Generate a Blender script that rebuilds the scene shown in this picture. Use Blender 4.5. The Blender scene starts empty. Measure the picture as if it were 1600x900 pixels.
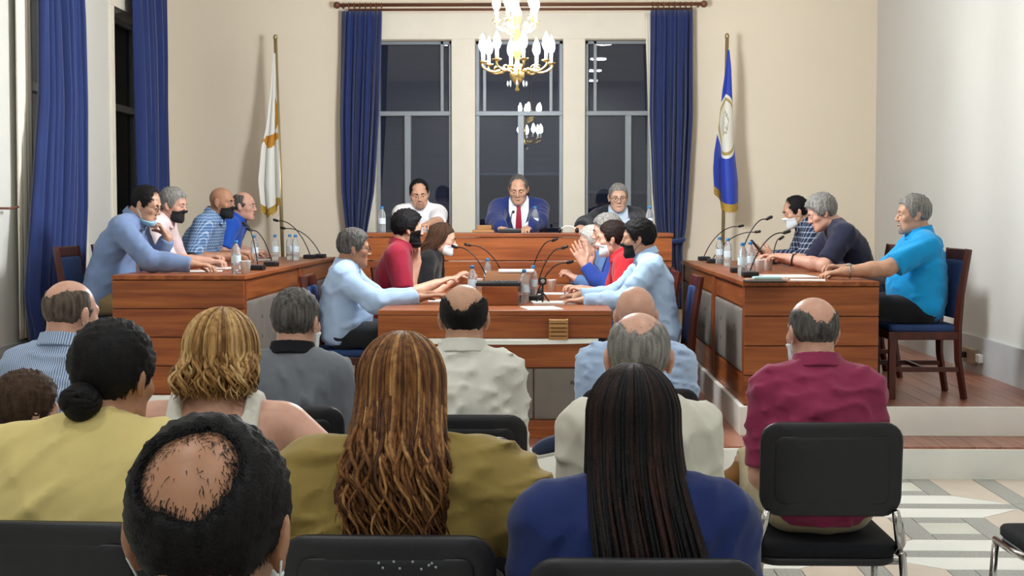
import bpy, bmesh, math, random
import numpy as np
from mathutils import Vector, Matrix
random.seed(7)
RNG = np.random.default_rng(11)
SC = bpy.context.scene
COL = SC.collection
PI = math.pi

# ------------------------------------------------------------------ camera
cam_d = bpy.data.cameras.new('camera')
cam = bpy.data.objects.new('camera', cam_d)
COL.objects.link(cam)
cam_d.sensor_width = 36.0
cam_d.lens = 36.0 * 2200 / 1600
cam_d.clip_start = 0.05
cam.location = (0, 0, 1.5)
cam.rotation_euler = (PI / 2 - math.atan(115 / 2200), 0, math.atan(50 / 2200))
SC.camera = cam

# ------------------------------------------------------------------ world, exposure, ceiling light
world = bpy.data.worlds.new('night')
SC.world = world
world.use_nodes = True
world.node_tree.nodes['Background'].inputs[0].default_value = (0.02, 0.024, 0.045, 1)
world.node_tree.nodes['Background'].inputs[1].default_value = 1.0
SC.view_settings.view_transform = 'Standard'
SC.view_settings.look = 'None'
SC.view_settings.gamma = 1.0
SC.view_settings.use_curve_mapping = False
SC.view_settings.exposure = 0.0
BULB_STRENGTH = 715.0      # chandelier bulbs
DOWNLIGHT_WATT = 16.0       # each round ceiling lamp of the hall

# ------------------------------------------------------------------ helpers
def lin(h):
    h = h.lstrip('#')
    c = [int(h[i:i + 2], 16) / 255 for i in (0, 2, 4)]
    return tuple(x / 12.92 if x <= .04045 else ((x + .055) / 1.055) ** 2.4 for x in c)

def nd(nt, t, **kw):
    n = nt.nodes.new(t)
    for k, v in kw.items():
        if k.startswith('i_'):
            key = k[2:]
            n.inputs[int(key) if key.isdigit() else key.replace('_', ' ')].default_value = v
        else:
            setattr(n, k, v)
    return n

MATS = {}
def mat(name, hexc, rough=.6, var=.12, scale=(6, 6, 6), bump=0, bscale=120, metal=0, spec=.4, hex2=None, sheen=0):
    """Principled material whose colour varies with a noise between two tones."""
    if name in MATS: return MATS[name]
    m = bpy.data.materials.new(name); m.use_nodes = True
    nt = m.node_tree; b = nt.nodes['Principled BSDF']
    b.inputs['Roughness'].default_value = rough
    b.inputs['Metallic'].default_value = metal
    b.inputs['Specular IOR Level'].default_value = spec
    if sheen:
        b.inputs['Sheen Weight'].default_value = sheen
    tc = nd(nt, 'ShaderNodeTexCoord'); mp = nd(nt, 'ShaderNodeMapping')
    mp.inputs['Scale'].default_value = scale
    nt.links.new(tc.outputs['Object'], mp.inputs['Vector'])
    no = nd(nt, 'ShaderNodeTexNoise'); no.inputs['Scale'].default_value = 1.0; no.inputs['Detail'].default_value = 4
    nt.links.new(mp.outputs['Vector'], no.inputs['Vector'])
    mx = nd(nt, 'ShaderNodeMix', data_type='RGBA')
    c = lin(hexc)
    if hex2: a, bb = c, lin(hex2)
    else: a, bb = tuple(x * (1 - var) for x in c), tuple(min(1, x * (1 + var)) for x in c)
    mx.inputs['A'].default_value = (*a, 1); mx.inputs['B'].default_value = (*bb, 1)
    rp = nd(nt, 'ShaderNodeMapRange'); rp.inputs['From Min'].default_value = .3; rp.inputs['From Max'].default_value = .7
    nt.links.new(no.outputs['Fac'], rp.inputs['Value'])
    nt.links.new(rp.outputs['Result'], mx.inputs['Factor'])
    nt.links.new(mx.outputs['Result'], b.inputs['Base Color'])
    if bump:
        n2 = nd(nt, 'ShaderNodeTexNoise'); n2.inputs['Scale'].default_value = bscale; n2.inputs['Detail'].default_value = 3
        nt.links.new(tc.outputs['Object'], n2.inputs['Vector'])
        bp = nd(nt, 'ShaderNodeBump'); bp.inputs['Strength'].default_value = bump; bp.inputs['Distance'].default_value = .01
        nt.links.new(n2.outputs['Fac'], bp.inputs['Height']); nt.links.new(bp.outputs['Normal'], b.inputs['Normal'])
    MATS[name] = m
    return m

def wood(name, dark, light, along, rough=.38, gloss=.4):
    """Wood grain stretched along one axis, each piece with its own offset and tone."""
    if name in MATS: return MATS[name]
    m = bpy.data.materials.new(name); m.use_nodes = True
    nt = m.node_tree; b = nt.nodes['Principled BSDF']
    b.inputs['Roughness'].default_value = rough; b.inputs['Specular IOR Level'].default_value = gloss
    tc = nd(nt, 'ShaderNodeTexCoord'); oi = nd(nt, 'ShaderNodeObjectInfo')
    ad = nd(nt, 'ShaderNodeVectorMath', operation='ADD')
    ml = nd(nt, 'ShaderNodeMath', operation='MULTIPLY'); ml.inputs[1].default_value = 17
    nt.links.new(oi.outputs['Random'], ml.inputs[0])
    nt.links.new(tc.outputs['Object'], ad.inputs[0]); nt.links.new(ml.outputs[0], ad.inputs[1])
    mp = nd(nt, 'ShaderNodeMapping')
    s = [26, 26, 26]; s['xyz'.index(along)] = 1.6
    mp.inputs['Scale'].default_value = s
    nt.links.new(ad.outputs[0], mp.inputs['Vector'])
    no = nd(nt, 'ShaderNodeTexNoise'); no.inputs['Scale'].default_value = 1; no.inputs['Detail'].default_value = 6; no.inputs['Distortion'].default_value = .6
    nt.links.new(mp.outputs['Vector'], no.inputs['Vector'])
    cr = nd(nt, 'ShaderNodeValToRGB')
    cr.color_ramp.elements[0].position = .3; cr.color_ramp.elements[0].color = (*lin(dark), 1)
    cr.color_ramp.elements[1].position = .72; cr.color_ramp.elements[1].color = (*lin(light), 1)
    nt.links.new(no.outputs['Fac'], cr.inputs['Fac'])
    hs = nd(nt, 'ShaderNodeHueSaturation')
    r2 = nd(nt, 'ShaderNodeMapRange'); r2.inputs['To Min'].default_value = .88; r2.inputs['To Max'].default_value = 1.1
    nt.links.new(oi.outputs['Random'], r2.inputs['Value']); nt.links.new(r2.outputs['Result'], hs.inputs['Value'])
    nt.links.new(cr.outputs['Color'], hs.inputs['Color']); nt.links.new(hs.outputs['Color'], b.inputs['Base Color'])
    MATS[name] = m
    return m

def fast_mesh(name, co, quads=None, tris=None, smooth=True):
    me = bpy.data.meshes.new(name)
    co = np.asarray(co, np.float32)
    q = np.zeros((0, 4), np.int32) if quads is None else np.asarray(quads, np.int32).reshape(-1, 4)
    t = np.zeros((0, 3), np.int32) if tris is None else np.asarray(tris, np.int32).reshape(-1, 3)
    me.vertices.add(len(co)); me.vertices.foreach_set('co', co.ravel())
    me.loops.add(len(q) * 4 + len(t) * 3)
    me.loops.foreach_set('vertex_index', np.concatenate([q.ravel(), t.ravel()]).astype(np.int32))
    me.polygons.add(len(q) + len(t))
    me.polygons.foreach_set('loop_start', np.concatenate([np.arange(len(q)) * 4, len(q) * 4 + np.arange(len(t)) * 3]).astype(np.int32))
    me.polygons.foreach_set('use_smooth', np.full(len(q) + len(t), smooth))
    me.update(calc_edges=True)
    return me

class MB:
    """Collects shapes into ONE mesh."""
    def __init__(s): s.v, s.q, s.t, s.n = [], [], [], 0
    def add(s, co, quads=(), tris=()):
        co = np.asarray(co, float).reshape(-1, 3)
        if len(quads): s.q.append(np.asarray(quads, int).reshape(-1, 4) + s.n)
        if len(tris): s.t.append(np.asarray(tris, int).reshape(-1, 3) + s.n)
        s.v.append(co); s.n += len(co); return s
    def box(s, lo, hi, bev=0):
        lo, hi = np.minimum(lo, hi), np.maximum(lo, hi)
        if bev <= 0:
            x0, y0, z0 = lo; x1, y1, z1 = hi
            s.add([(x0,y0,z0),(x1,y0,z0),(x1,y1,z0),(x0,y1,z0),(x0,y0,z1),(x1,y0,z1),(x1,y1,z1),(x0,y1,z1)],
                  [(0,3,2,1),(4,5,6,7),(0,1,5,4),(1,2,6,5),(2,3,7,6),(3,0,4,7)])
        else:
            b = min(bev, *(0.49 * (hi - lo)))
            bm = bmesh.new(); bmesh.ops.create_cube(bm, size=1)
            c = (lo + hi) / 2; d = hi - lo
            for v in bm.verts: v.co = Vector((c[0] + v.co.x * d[0], c[1] + v.co.y * d[1], c[2] + v.co.z * d[2]))
            bmesh.ops.bevel(bm, geom=bm.edges[:], offset=b, segments=2, profile=.5, affect='EDGES')
            s.bm(bm)
        return s
    def bm(s, bm):
        bm.verts.index_update()
        co = [v.co[:] for v in bm.verts]; q = []; t = []
        bmesh.ops.triangulate(bm, faces=[f for f in bm.faces if len(f.verts) > 4])
        for f in bm.faces:
            i = [v.index for v in f.verts]
            (q if len(i) == 4 else t).append(i)
        s.add(co, q, t); bm.free(); return s
    def tube(s, pts, r, n=8, cap=True, flat=None):
        """Tube along points; r a number or one per point; flat=(vector, ratio) squashes the section."""
        pts = np.asarray(pts, float); m = len(pts)
        r = np.full(m, r, float) if np.isscalar(r) else np.asarray(r, float)
        tg = np.gradient(pts, axis=0); tg /= np.linalg.norm(tg, axis=1)[:, None] + 1e-9
        up = np.array([0, 0, 1.0]) if abs(tg[0][2]) < .9 else np.array([1.0, 0, 0])
        A = np.cross(tg[0], up); A /= np.linalg.norm(A)
        rings = []
        for i in range(m):
            A = A - tg[i] * (A @ tg[i]); A /= np.linalg.norm(A) + 1e-9
            B = np.cross(tg[i], A)
            a = np.arange(n) * 2 * PI / n
            o = (np.cos(a)[:, None] * A + np.sin(a)[:, None] * B) * r[i]
            if flat is not None:
                f = np.asarray(flat[0], float); o = o - np.outer(o @ f, f) * (1 - flat[1])
            rings.append(pts[i] + o)
        co = np.concatenate(rings); q = []
        for i in range(m - 1):
            for j in range(n):
                k = (j + 1) % n
                q.append((i*n+j, i*n+k, (i+1)*n+k, (i+1)*n+j))
        t = []
        if cap:
            co = np.concatenate([co, pts[:1], pts[-1:]])
            a, b = m * n, m * n + 1
            for j in range(n):
                k = (j + 1) % n
                t.append((a, k, j)); t.append((b, (m-1)*n+j, (m-1)*n+k))
        s.add(co, q, t); return s
    def lathe(s, prof, c=(0,0,0), n=20):
        """prof: list of (radius, z)."""
        m = len(prof); a = np.arange(n) * 2 * PI / n
        co = np.concatenate([np.stack([c[0] + p[0]*np.cos(a), c[1] + p[0]*np.sin(a), np.full(n, c[2] + p[1])], 1) for p in prof])
        q = [(i*n+j, i*n+(j+1)%n, (i+1)*n+(j+1)%n, (i+1)*n+j) for i in range(m-1) for j in range(n)]
        co = np.concatenate([co, [(c[0], c[1], c[2]+prof[0][1]), (c[0], c[1], c[2]+prof[-1][1])]])
        t = []
        for j in range(n):
            k = (j+1) % n
            t.append((m*n, k, j)); t.append((m*n+1, (m-1)*n+j, (m-1)*n+k))
        s.add(co, q, t); return s
    def sphere(s, c, r, nu=12, nv=8):
        r = np.full(3, r) if np.isscalar(r) else np.asarray(r)
        prof = [(math.sin(PI*(i+.02)/(nv+.04)) , -math.cos(PI*(i+.02)/(nv+.04))) for i in range(nv+1)]
        k = s.n; s.lathe(prof, n=nu)
        s.v[-1] = s.v[-1] * r + np.asarray(c); return s
    def panel(s, outline, d0, d1, fn):
        """A rounded plate: 2-D outline (n,2), thickness from d0 to d1, fn(u,v,d)->xyz."""
        o = np.asarray(outline, float); n = len(o); c = o.mean(0)
        co, q, t = [], [], []
        sc = [.5, .85, .97, 1.0]
        def ring(k, d): return [fn(*(c + (p - c) * k), d) for p in o]
        e = .2 * (d1 - d0)
        layers = [ring(sc[0], d1), ring(sc[1], d1), ring(sc[2], d1), ring(1.0, d1 - e), ring(1.0, d0 + e), ring(sc[2], d0), ring(sc[1], d0), ring(sc[0], d0)]
        co = [p for L in layers for p in L]
        for i in range(len(layers) - 1):
            for j in range(n):
                k = (j + 1) % n
                q.append((i*n+j, (i+1)*n+j, (i+1)*n+k, i*n+k))
        co += [fn(*c, d1), fn(*c, d0)]
        L = len(layers)
        for j in range(n):
            k = (j + 1) % n
            t.append((L*n, j, k)); t.append((L*n+1, (L-1)*n+k, (L-1)*n+j))
        s.add(co, q, t); return s
    def mesh(s, name, smooth=False):
        return fast_mesh(name, np.concatenate(s.v), np.concatenate(s.q) if s.q else None, np.concatenate(s.t) if s.t else None, smooth)
    def build(s, name, m, parent=None, smooth=False):
        o = bpy.data.objects.new(name, s.mesh(name, smooth)); COL.objects.link(o)
        if m is not None: o.data.materials.append(m)
        if parent is not None: o.parent = parent
        return o

def rrect(w, h, r, n=5):
    """Rounded rectangle outline centred on 0."""
    out = []
    for cx, cy, a0 in ((w/2-r, h/2-r, 0), (-w/2+r, h/2-r, PI/2), (-w/2+r, -h/2+r, PI), (w/2-r, -h/2+r, 1.5*PI)):
        for i in range(n + 1):
            a = a0 + i * PI / 2 / n
            out.append((cx + r*math.cos(a), cy + r*math.sin(a)))
    return out

def bez(p0, p1, p2, p3, n=12):
    t = np.linspace(0, 1, n)[:, None]
    p0, p1, p2, p3 = map(np.asarray, (p0, p1, p2, p3))
    return (1-t)**3*p0 + 3*(1-t)**2*t*p1 + 3*(1-t)*t*t*p2 + t**3*p3

def empty(name, loc=(0, 0, 0), rz=0):
    o = bpy.data.objects.new(name, None); COL.objects.link(o)
    o.location = loc; o.rotation_euler = (0, 0, rz); o.empty_display_size = .1
    return o
def tag(o, label, cat, group=None):
    o['label'] = label; o['category'] = cat
    if group: o['group'] = group
    return o
def struct(o):
    o['kind'] = 'structure'; return o
def sbox(name, lo, hi, m, parent=None, bev=0):
    o = MB().box(lo, hi, bev).build(name, m, parent)
    if parent is None: struct(o)
    return o
def copy_tree(o, parent=None):
    c = o.copy(); COL.objects.link(c); c.parent = parent
    for ch in o.children: copy_tree(ch, c)
    return c

# ------------------------------------------------------------------ materials of the room
M_wall = mat('wall_cream', '#f1e4cf', .85, .025, (.8, .8, .8), bump=.05, bscale=60)
M_wallr = mat('wall_offwhite', '#d6d5cf', .85, .02, (.8, .8, .8), bump=.05, bscale=60)
M_trimw = mat('trim_white', '#efe8d8', .6, .02)
M_ceil = mat('ceiling_white', '#efe9dd', .9, .02)
M_marble = mat('white_marble', '#efefe9', .35, .06, (2.5, 2.5, 2.5))
M_baseb = mat('grey_marble_base', '#bcc0c2', .35, .08, (3, 3, 3))
M_beige = mat('beige_marble', '#d8cabb', .3, .06, (5, 5, 5))
M_cream = mat('cream_marble', '#dbdacf', .3, .06, (4, 4, 4))
M_granite = mat('grey_granite', '#8f8f8b', .35, .35, (95, 95, 95), hex2='#b9b9b4')
M_parq = wood('parquet_red', '#8a5342', '#b07a64', 'y', .3, .5)
M_woodx = wood('desk_wood_x', '#74371a', '#a86030', 'x')
M_woody = wood('desk_wood_y', '#74371a', '#a86030', 'y')
M_woodz = wood('desk_wood_z', '#6a3015', '#985129', 'z')
M_chairw = wood('chair_wood', '#3a1510', '#5e281c', 'z', .35)
M_blue = mat('blue_upholstery', '#2e4470', .8, .15, (8, 8, 8), bump=.15, bscale=400, spec=.2)
M_pad = mat('grey_pad', '#77706a', .75, .08, (5, 5, 5), bump=.1, bscale=300, spec=.2)
M_btn = mat('pad_button', '#4c4743', .7)
M_curt = mat('curtain_navy', '#1f3168', .75, .18, (9, 9, .7), bump=.1, bscale=200, spec=.25, sheen=.3)
M_sheer = mat('sheer_curtain', '#efe9da', .9, .05, (20, 20, 1))
M_rod = wood('rod_wood', '#5a3524', '#7d4f38', 'x')
M_alu = mat('window_grey_metal', '#8e949b', .45, .05, metal=.2)
M_blind = mat('roller_blind', '#8b8b98', .9, .08, (1, 1, 40))
M_brass = mat('brass', '#d3b878', .25, .1, metal=1)
M_chrome = mat('chrome', '#c4c4c4', .15, .05, metal=1)
M_black = mat('black_plastic', '#1b1b21', .45, .1, (20, 20, 20), bump=.08, bscale=300)
M_blackf = mat('black_fabric', '#17181d', .85, .15, (20, 20, 20), bump=.15, bscale=500, spec=.2)
M_mic = mat('microphone_black', '#18181a', .4, .1)
M_paper = mat('paper', '#eef0f0', .7, .02)
M_whitep = mat('white_plastic', '#ecebe8', .4, .02)
M_cap = mat('bottle_cap_blue', '#3b83bf', .4, .05)
M_gold = mat('gold_fringe', '#b9953f', .6, .2, (60, 60, 60))
M_pole = mat('pole_metal', '#b5a377', .35, .08, metal=.7)
M_lightwood = wood('light_wood', '#8f6034', '#b98a55', 'x')

def bottle_mat():
    m = bpy.data.materials.new('bottle_plastic'); m.use_nodes = True
    b = m.node_tree.nodes['Principled BSDF']
    b.inputs['Base Color'].default_value = (.86, .91, .95, 1)
    b.inputs['Transmission Weight'].default_value = .8
    b.inputs['Roughness'].default_value = .08
    b.inputs['IOR'].default_value = 1.15
    return m
M_bottle = bottle_mat()
def glass_mat():
    m = bpy.data.materials.new('window_glass'); m.use_nodes = True
    nt = m.node_tree; nt.nodes.clear()
    out = nd(nt, 'ShaderNodeOutputMaterial'); tr = nd(nt, 'ShaderNodeBsdfTransparent'); gl = nd(nt, 'ShaderNodeBsdfGlossy')
    tr.inputs[0].default_value = (.6, .63, .7, 1); gl.inputs['Roughness'].default_value = 0.0
    mx = nd(nt, 'ShaderNodeMixShader'); fr = nd(nt, 'ShaderNodeFresnel'); fr.inputs[0].default_value = 1.85
    nt.links.new(fr.outputs[0], mx.inputs[0]); nt.links.new(tr.outputs[0], mx.inputs[1]); nt.links.new(gl.outputs[0], mx.inputs[2])
    nt.links.new(mx.outputs[0], out.inputs[0])
    return m
M_glass = glass_mat()
def emit(name, c, s):
    m = bpy.data.materials.new(name); m.use_nodes = True
    nt = m.node_tree; b = nt.nodes['Principled BSDF']
    b.inputs['Base Color'].default_value = (1, 1, 1, 1)
    b.inputs['Emission Color'].default_value = (*c, 1); b.inputs['Emission Strength'].default_value = s
    return m
M_bulb = emit('lit_bulb', (.95, 1, 1.03), BULB_STRENGTH)
M_down = emit('lit_downlight', (.97, 1, 1.0), 10)

# ================================================================== THE ROOM
XL, XR, YB, YR, ZC = -3.63, 3.16, 13.55, -2.6, 4.3
Z1, Z2, Z3 = .18, .355, .56          # well floor, wing platforms, dais

floor = sbox('floor', (XL - .3, YR, -.1), (XR + .3, 8.0, -.012), M_cream)
# inlaid pattern of the hall floor: grey granite bands, square rings, white and beige marble
def trap(pts, m, nm):
    mb = MB(); n = len(pts)
    co = [(x, y, -.012) for x, y in pts] + [(x, y, 0) for x, y in pts]
    mb.add(co, [(4, 5, 6, 7)] + [(i, (i+1) % 4, 4+(i+1) % 4, 4+i) for i in range(4)])
    me = mb.mesh(nm); me.materials.append(m); return me
PX, PY, BW, G = 1.09, 1.03, .115, .003
def rect(x0, y0, x1, y1): return [(x0+G, y0+G), (x1-G, y0+G), (x1-G, y1-G), (x0+G, y1-G)]
h = BW / 2
ix0, ix1, iy0, iy1 = .365, .725, .335, .695     # axis lines of the inner ring within one cell
g_ = G / 2
cell = [
    ('granite_band', rect(-h, h, h, PY - h), M_granite), ('granite_band', rect(h, -h, PX - h, h), M_granite), ('granite_corner', rect(-h, -h, h, h), M_granite),
    ('granite_ring_side', rect(ix0 - h, iy0 - h, ix0 + h, iy1 + h), M_granite), ('granite_ring_side', rect(ix1 - h, iy0 - h, ix1 + h, iy1 + h), M_granite),
    ('granite_ring_side', rect(ix0 + h, iy0 - h, ix1 - h, iy0 + h), M_granite), ('granite_ring_side', rect(ix0 + h, iy1 - h, ix1 - h, iy1 + h), M_granite),
    ('marble_centre', rect(ix0 + h, iy0 + h, ix1 - h, iy1 - h), M_cream),
    ('beige_slab', [(h+G, h+2*G), (ix0-h-G, iy0-h+G), (ix0-h-G, iy1+h-G), (h+G, PY-h-2*G)], M_beige),
    ('beige_slab', [(ix1+h+G, iy0-h+G), (PX-h-G, h+2*G), (PX-h-G, PY-h-2*G), (ix1+h+G, iy1+h-G)], M_beige),
    ('marble_slab', [(h+2*G, h+G), (PX-h-2*G, h+G), (ix1+h-G, iy0-h-G), (ix0-h+G, iy0-h-G)], M_marble),
    ('marble_slab', [(ix0-h+G, iy1+h+G), (ix1+h-G, iy1+h+G), (PX-h-2*G, PY-h-G), (h+2*G, PY-h-G)], M_marble),
]
cell_me = [(n, trap(p, m, n)) for n, p, m in cell]
for i in range(-1, 2):
    for j in range(-2, 2):
        for n, me in cell_me:
            x0, y0 = 1.395 + i * PX, 6.2 + j * PY
            xs = [v.co.x + x0 for v in me.vertices]
            ys = [v.co.y + y0 for v in me.vertices]
            if min(xs) > XR - .02 or min(ys) > 7.95: continue
            o = bpy.data.objects.new(n, me); COL.objects.link(o); o.location = (x0, y0, 0); o.parent = floor

MB().box((XL, YR, -.012), (.247 - G, 7.98, 0)).build('marble_slab', M_cream, floor)
MB().box((.247, YR, -.012), (XR, 4.082 - G, 0)).build('marble_slab', M_cream, floor)
# steps and platforms
step = sbox('floor_step', (XL, 7.98, -.1), (XR, 13.5, Z1 - .02), M_marble)
MB().box((XL, 7.97, .0), (XR, 8.0, Z1 - .012)).build('marble_riser', M_marble, step)
def planks(name, parent, x0, x1, y0, y1, z, n_w=.14):
    n = max(1, round((x1 - x0) / n_w)); w = (x1 - x0) / n
    for i in range(n):
        MB().box((x0 + i*w + .0015, y0, z - .02), (x0 + (i+1)*w - .0015, y1, z)).build('floor_plank', M_parq, parent)
planks('well', step, XL, XR, 8.0, 8.40, Z1)
planks('well', step, -1.9, 1.2, 8.40, 11.2, Z1)
wing_r = sbox('floor_platform_right', (1.2, 8.40, Z1 - .02), (XR, 13.5, Z2 - .022), M_marble)
MB().box((1.17, 8.385, Z1), (XR, 8.415, Z2), .003).build('marble_riser', M_marble, wing_r)
MB().box((1.17, 8.415, Z1), (1.2, 13.0, Z2), .003).build('marble_riser', M_marble, wing_r)
planks('wing', wing_r, 1.2, XR, 8.415, 13.5, Z2)
wing_l = sbox('floor_platform_left', (XL, 8.82, Z1 - .02), (-1.9, 13.5, Z2 - .022), M_marble)
MB().box((XL, 8.805, Z1), (-1.87, 8.835, Z2), .003).build('marble_riser', M_marble, wing_l)
MB().box((-1.9, 8.835, Z1), (-1.87, 13.0, Z2), .003).build('marble_riser', M_marble, wing_l)
planks('wing', wing_l, XL, -1.9, 8.835, 13.5, Z2)
dais = sbox('floor_dais', (-1.87, 11.25, Z1 - .02), (1.17, 13.5, Z3 - .022), M_marble)
planks('dais', dais, -1.87, 1.17, 11.25, 13.5, Z3)

# walls
wall_right = sbox('wall_right', (XR, YR, -.1), (XR + .2, YB + .3, ZC), M_wallr)
bb = sbox('baseboard_right', (XR - .025, 8.415, Z2), (XR, YB, .615), M_baseb)
sbox('baseboard_right_hall', (XR - .025, YR, 0), (XR, 7.97, .26), M_baseb)
wall_rear = sbox('wall_rear', (XL - .3, YR - .2, -.1), (XR + .3, YR, ZC), M_wallr)
ceiling = sbox('ceiling', (XL - .3, YR - .2, ZC), (XR + .3, YB + .4, ZC + .15), M_ceil)
# back wall with three window openings
WIN = [(-1.62, -.885), (-.66, .18), (.39, 1.03)]
WZ0, WZ1, WZT = 1.2, 3.165, 2.475
mb = MB()
mb.box((XL - .3, YB, -.1), (WIN[0][0], YB + .3, ZC)).box((WIN[2][1], YB, -.1), (XR + .3, YB + .3, ZC))
mb.box((WIN[0][0], YB, -.1), (WIN[2][1], YB + .3, WZ0)).box((WIN[0][0], YB, WZ1), (WIN[2][1], YB + .3, ZC))
for a, b in ((WIN[0][1], WIN[1][0]), (WIN[1][1], WIN[2][0])): mb.box((a, YB, WZ0), (b, YB + .3, WZ1))
wall_back = struct(mb.build('wall_back', M_wall))
# white surround of the window group
mb = MB(); y0 = YB - .03
mb.box((WIN[0][0] - .12, y0, WZ1 + .005), (WIN[2][1] + .14, YB, 3.42), .004)
trim = struct(mb.build('trim_1', M_trimw))
for a, b in ((WIN[0][0] - .12, WIN[0][0]), (WIN[0][1], WIN[1][0]), (WIN[1][1], WIN[2][0]), (WIN[2][1], WIN[2][1] + .14)):
    MB().box((a, y0, WZ0), (b, YB, WZ1 + .005), .004).build('pilaster', M_trimw, trim)
# windows: grey metal frame, transom, mullions, dark panes, blind beyond the glass
UPM = [[-.985], [-.575, .065], [.49]]
LOM = [-1.32, -.225, .81]
TILT = [(.0, .0), (-.008, .010), (.0, .0)]
for k, (a, b) in enumerate(WIN):
    w = struct(empty('window_%d' % (k + 1), (a, YB + .10, WZ0)))
    def P(name, lo, hi, m, bev=.004, par=w):
        lo = (lo[0] - a, lo[1] - YB - .10, lo[2] - WZ0); hi = (hi[0] - a, hi[1] - YB - .10, hi[2] - WZ0)
        return MB().box(lo, hi, bev).build(name, m, par)
    yf0, yf1 = YB + .10, YB + .16
    P('frame_side', (a, yf0, WZ0), (a + .035, yf1, WZ1), M_alu); P('frame_side', (b - .035, yf0, WZ0), (b, yf1, WZ1), M_alu)
    P('frame_head', (a, yf0, WZ1 - .03), (b, yf1, WZ1), M_alu); P('frame_sill', (a, yf0, WZ0), (b, yf1, WZ0 + .05), M_alu)
    P('transom', (a, yf0 - .012, WZT - .025), (b, yf1, WZT + .02), M_alu)
    P('mullion', (LOM[k] - .03, yf0 - .01, WZ0), (LOM[k] + .03, yf1, WZT), M_alu)
    xs = [a + .035] + UPM[k] + [b - .035]
    for x in UPM[k]: P('mullion', (x - .016, yf0, WZT), (x + .016, yf1, WZ1), M_alu)
    for x0, x1 in zip(xs[:-1], xs[1:]): P('pane', (x0 + .01, yf0 + .03, WZT + .02), (x1 - .01, yf0 + .036, WZ1 - .03), M_glass, 0)
    for i, (x0, x1) in enumerate(((a + .035, LOM[k] - .03), (LOM[k] + .03, b - .035))):
        o = MB().box((-(x1-x0)/2, -.003, 0), ((x1-x0)/2, .003, WZT - WZ0 - .075)).build('pane', M_glass, w)
        o.location = ((x0+x1)/2 - a, .033, .05); o.rotation_euler = (0, 0, TILT[k][i])
    P('roller_blind', (a + .03, YB + .22, [1.5, 1.9, 1.72][k]), (b - .03, YB + .224, WZ1 - .02), M_blind, 0)
    P('blind_bar', (a + .03, YB + .212, [1.5, 1.9, 1.72][k] - .02), (b - .03, YB + .232, [1.5, 1.9, 1.72][k] + .01), M_alu)
# left wall with two tall windows
LW = [(9.9, 11.0), (11.85, 13.1)]
mb = MB(); t = .35
mb.box((XL - t, YR, -.1), (XL, LW[0][0], ZC)).box((XL - t, LW[0][1], -.1), (XL, LW[1][0], ZC)).box((XL - t, LW[1][1], -.1), (XL, YB + .3, ZC))
for a, b in LW: mb.box((XL - t, a, -.1), (XL, b, .7)).box((XL - t, a, 3.25), (XL, b, ZC))
wall_left = struct(mb.build('wall_left', M_wallr))
for a, b in LW:
    tr = struct(MB().box((XL - .02, a - .10, .62), (XL + .02, a, 3.249), .003).build('trim_2', M_trimw))
    MB().box((XL - .02, b, .62), (XL + .02, b + .10, 3.249), .003).build('jamb', M_trimw, tr)
    MB().box((XL - .02, a - .1, 3.25), (XL + .02, b + .1, 3.35), .003).build('lintel', M_trimw, tr)
for k, (a, b) in enumerate(LW):
    w = struct(empty('window_%d' % (k + 4), (XL - .24, a, .7)))
    L = b - a; Hh = 2.55
    for y in (0, L - .05): MB().box((0, y, 0), (.06, y + .05, Hh), .004).build('frame_side', M_alu, w)
    for z in (0, Hh - .05): MB().box((0, 0, z), (.06, L, z + .05), .004).build('frame_rail', M_alu, w)
    MB().box((-.01, 0, 1.72), (.08, L, 1.78), .004).build('transom', M_alu, w)
    MB().box((0, L/2 - .03, 0), (.06, L/2 + .03, 1.72), .004).build('mullion', M_alu, w)
    MB().box((-.07, .02, .3), (-.066, L - .02, Hh - .02)).build('roller_blind', M_blind, w)  # added blind, unseen: catches room light so the panes look less black
    for z0, z1 in ((.05, 1.72), (1.78, Hh - .05)):
        for y0, y1 in ((.05, L/2 - .03), (L/2 + .03, L - .05)): MB().box((.025, y0, z0), (.03, y1, z1)).build('pane', M_glass, w)
sbox('baseboard_left', (XL, 8.835, Z2), (XL + .025, 9.8, .62), M_baseb)
sbox('baseboard_left_hall', (XL, YR, 0), (XL + .025, 7.97, .26), M_baseb)

# ------------------------------------------------------------------ round ceiling lamps of the hall (seen mirrored in the panes)
n = 0
for i, x in enumerate((-1.5, .95)):
    for j, y in enumerate((-1.6, .4, 2.4, 4.6)):
        e = tag(empty('ceiling_lamp', (x, y, ZC)), 'round flat ceiling lamp on the hall ceiling, %s row, %s from the rear' % (('left', 'right')[i], ('first', 'second', 'third', 'fourth')[j]), 'ceiling lamp', 'round ceiling lamps of the hall')
        MB().lathe([(.0, 0), (.17, 0), (.17, -.05), (.155, -.06), (.15, -.05)], n=24).build('rim', M_whitep, e)
        MB().lathe([(.0, -.052), (.148, -.052), (.14, -.068), (.0, -.072)], n=24).build('diffuser', M_down, e)
        ld = bpy.data.lights.new('lamp_light', 'AREA'); ld.shape = 'DISK'; ld.size = .28; ld.energy = DOWNLIGHT_WATT; ld.color = (.96, 1, 1.0)
        lo = bpy.data.objects.new('lamp_light', ld); COL.objects.link(lo); lo.parent = e; lo.location = (0, 0, -.08)

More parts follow.
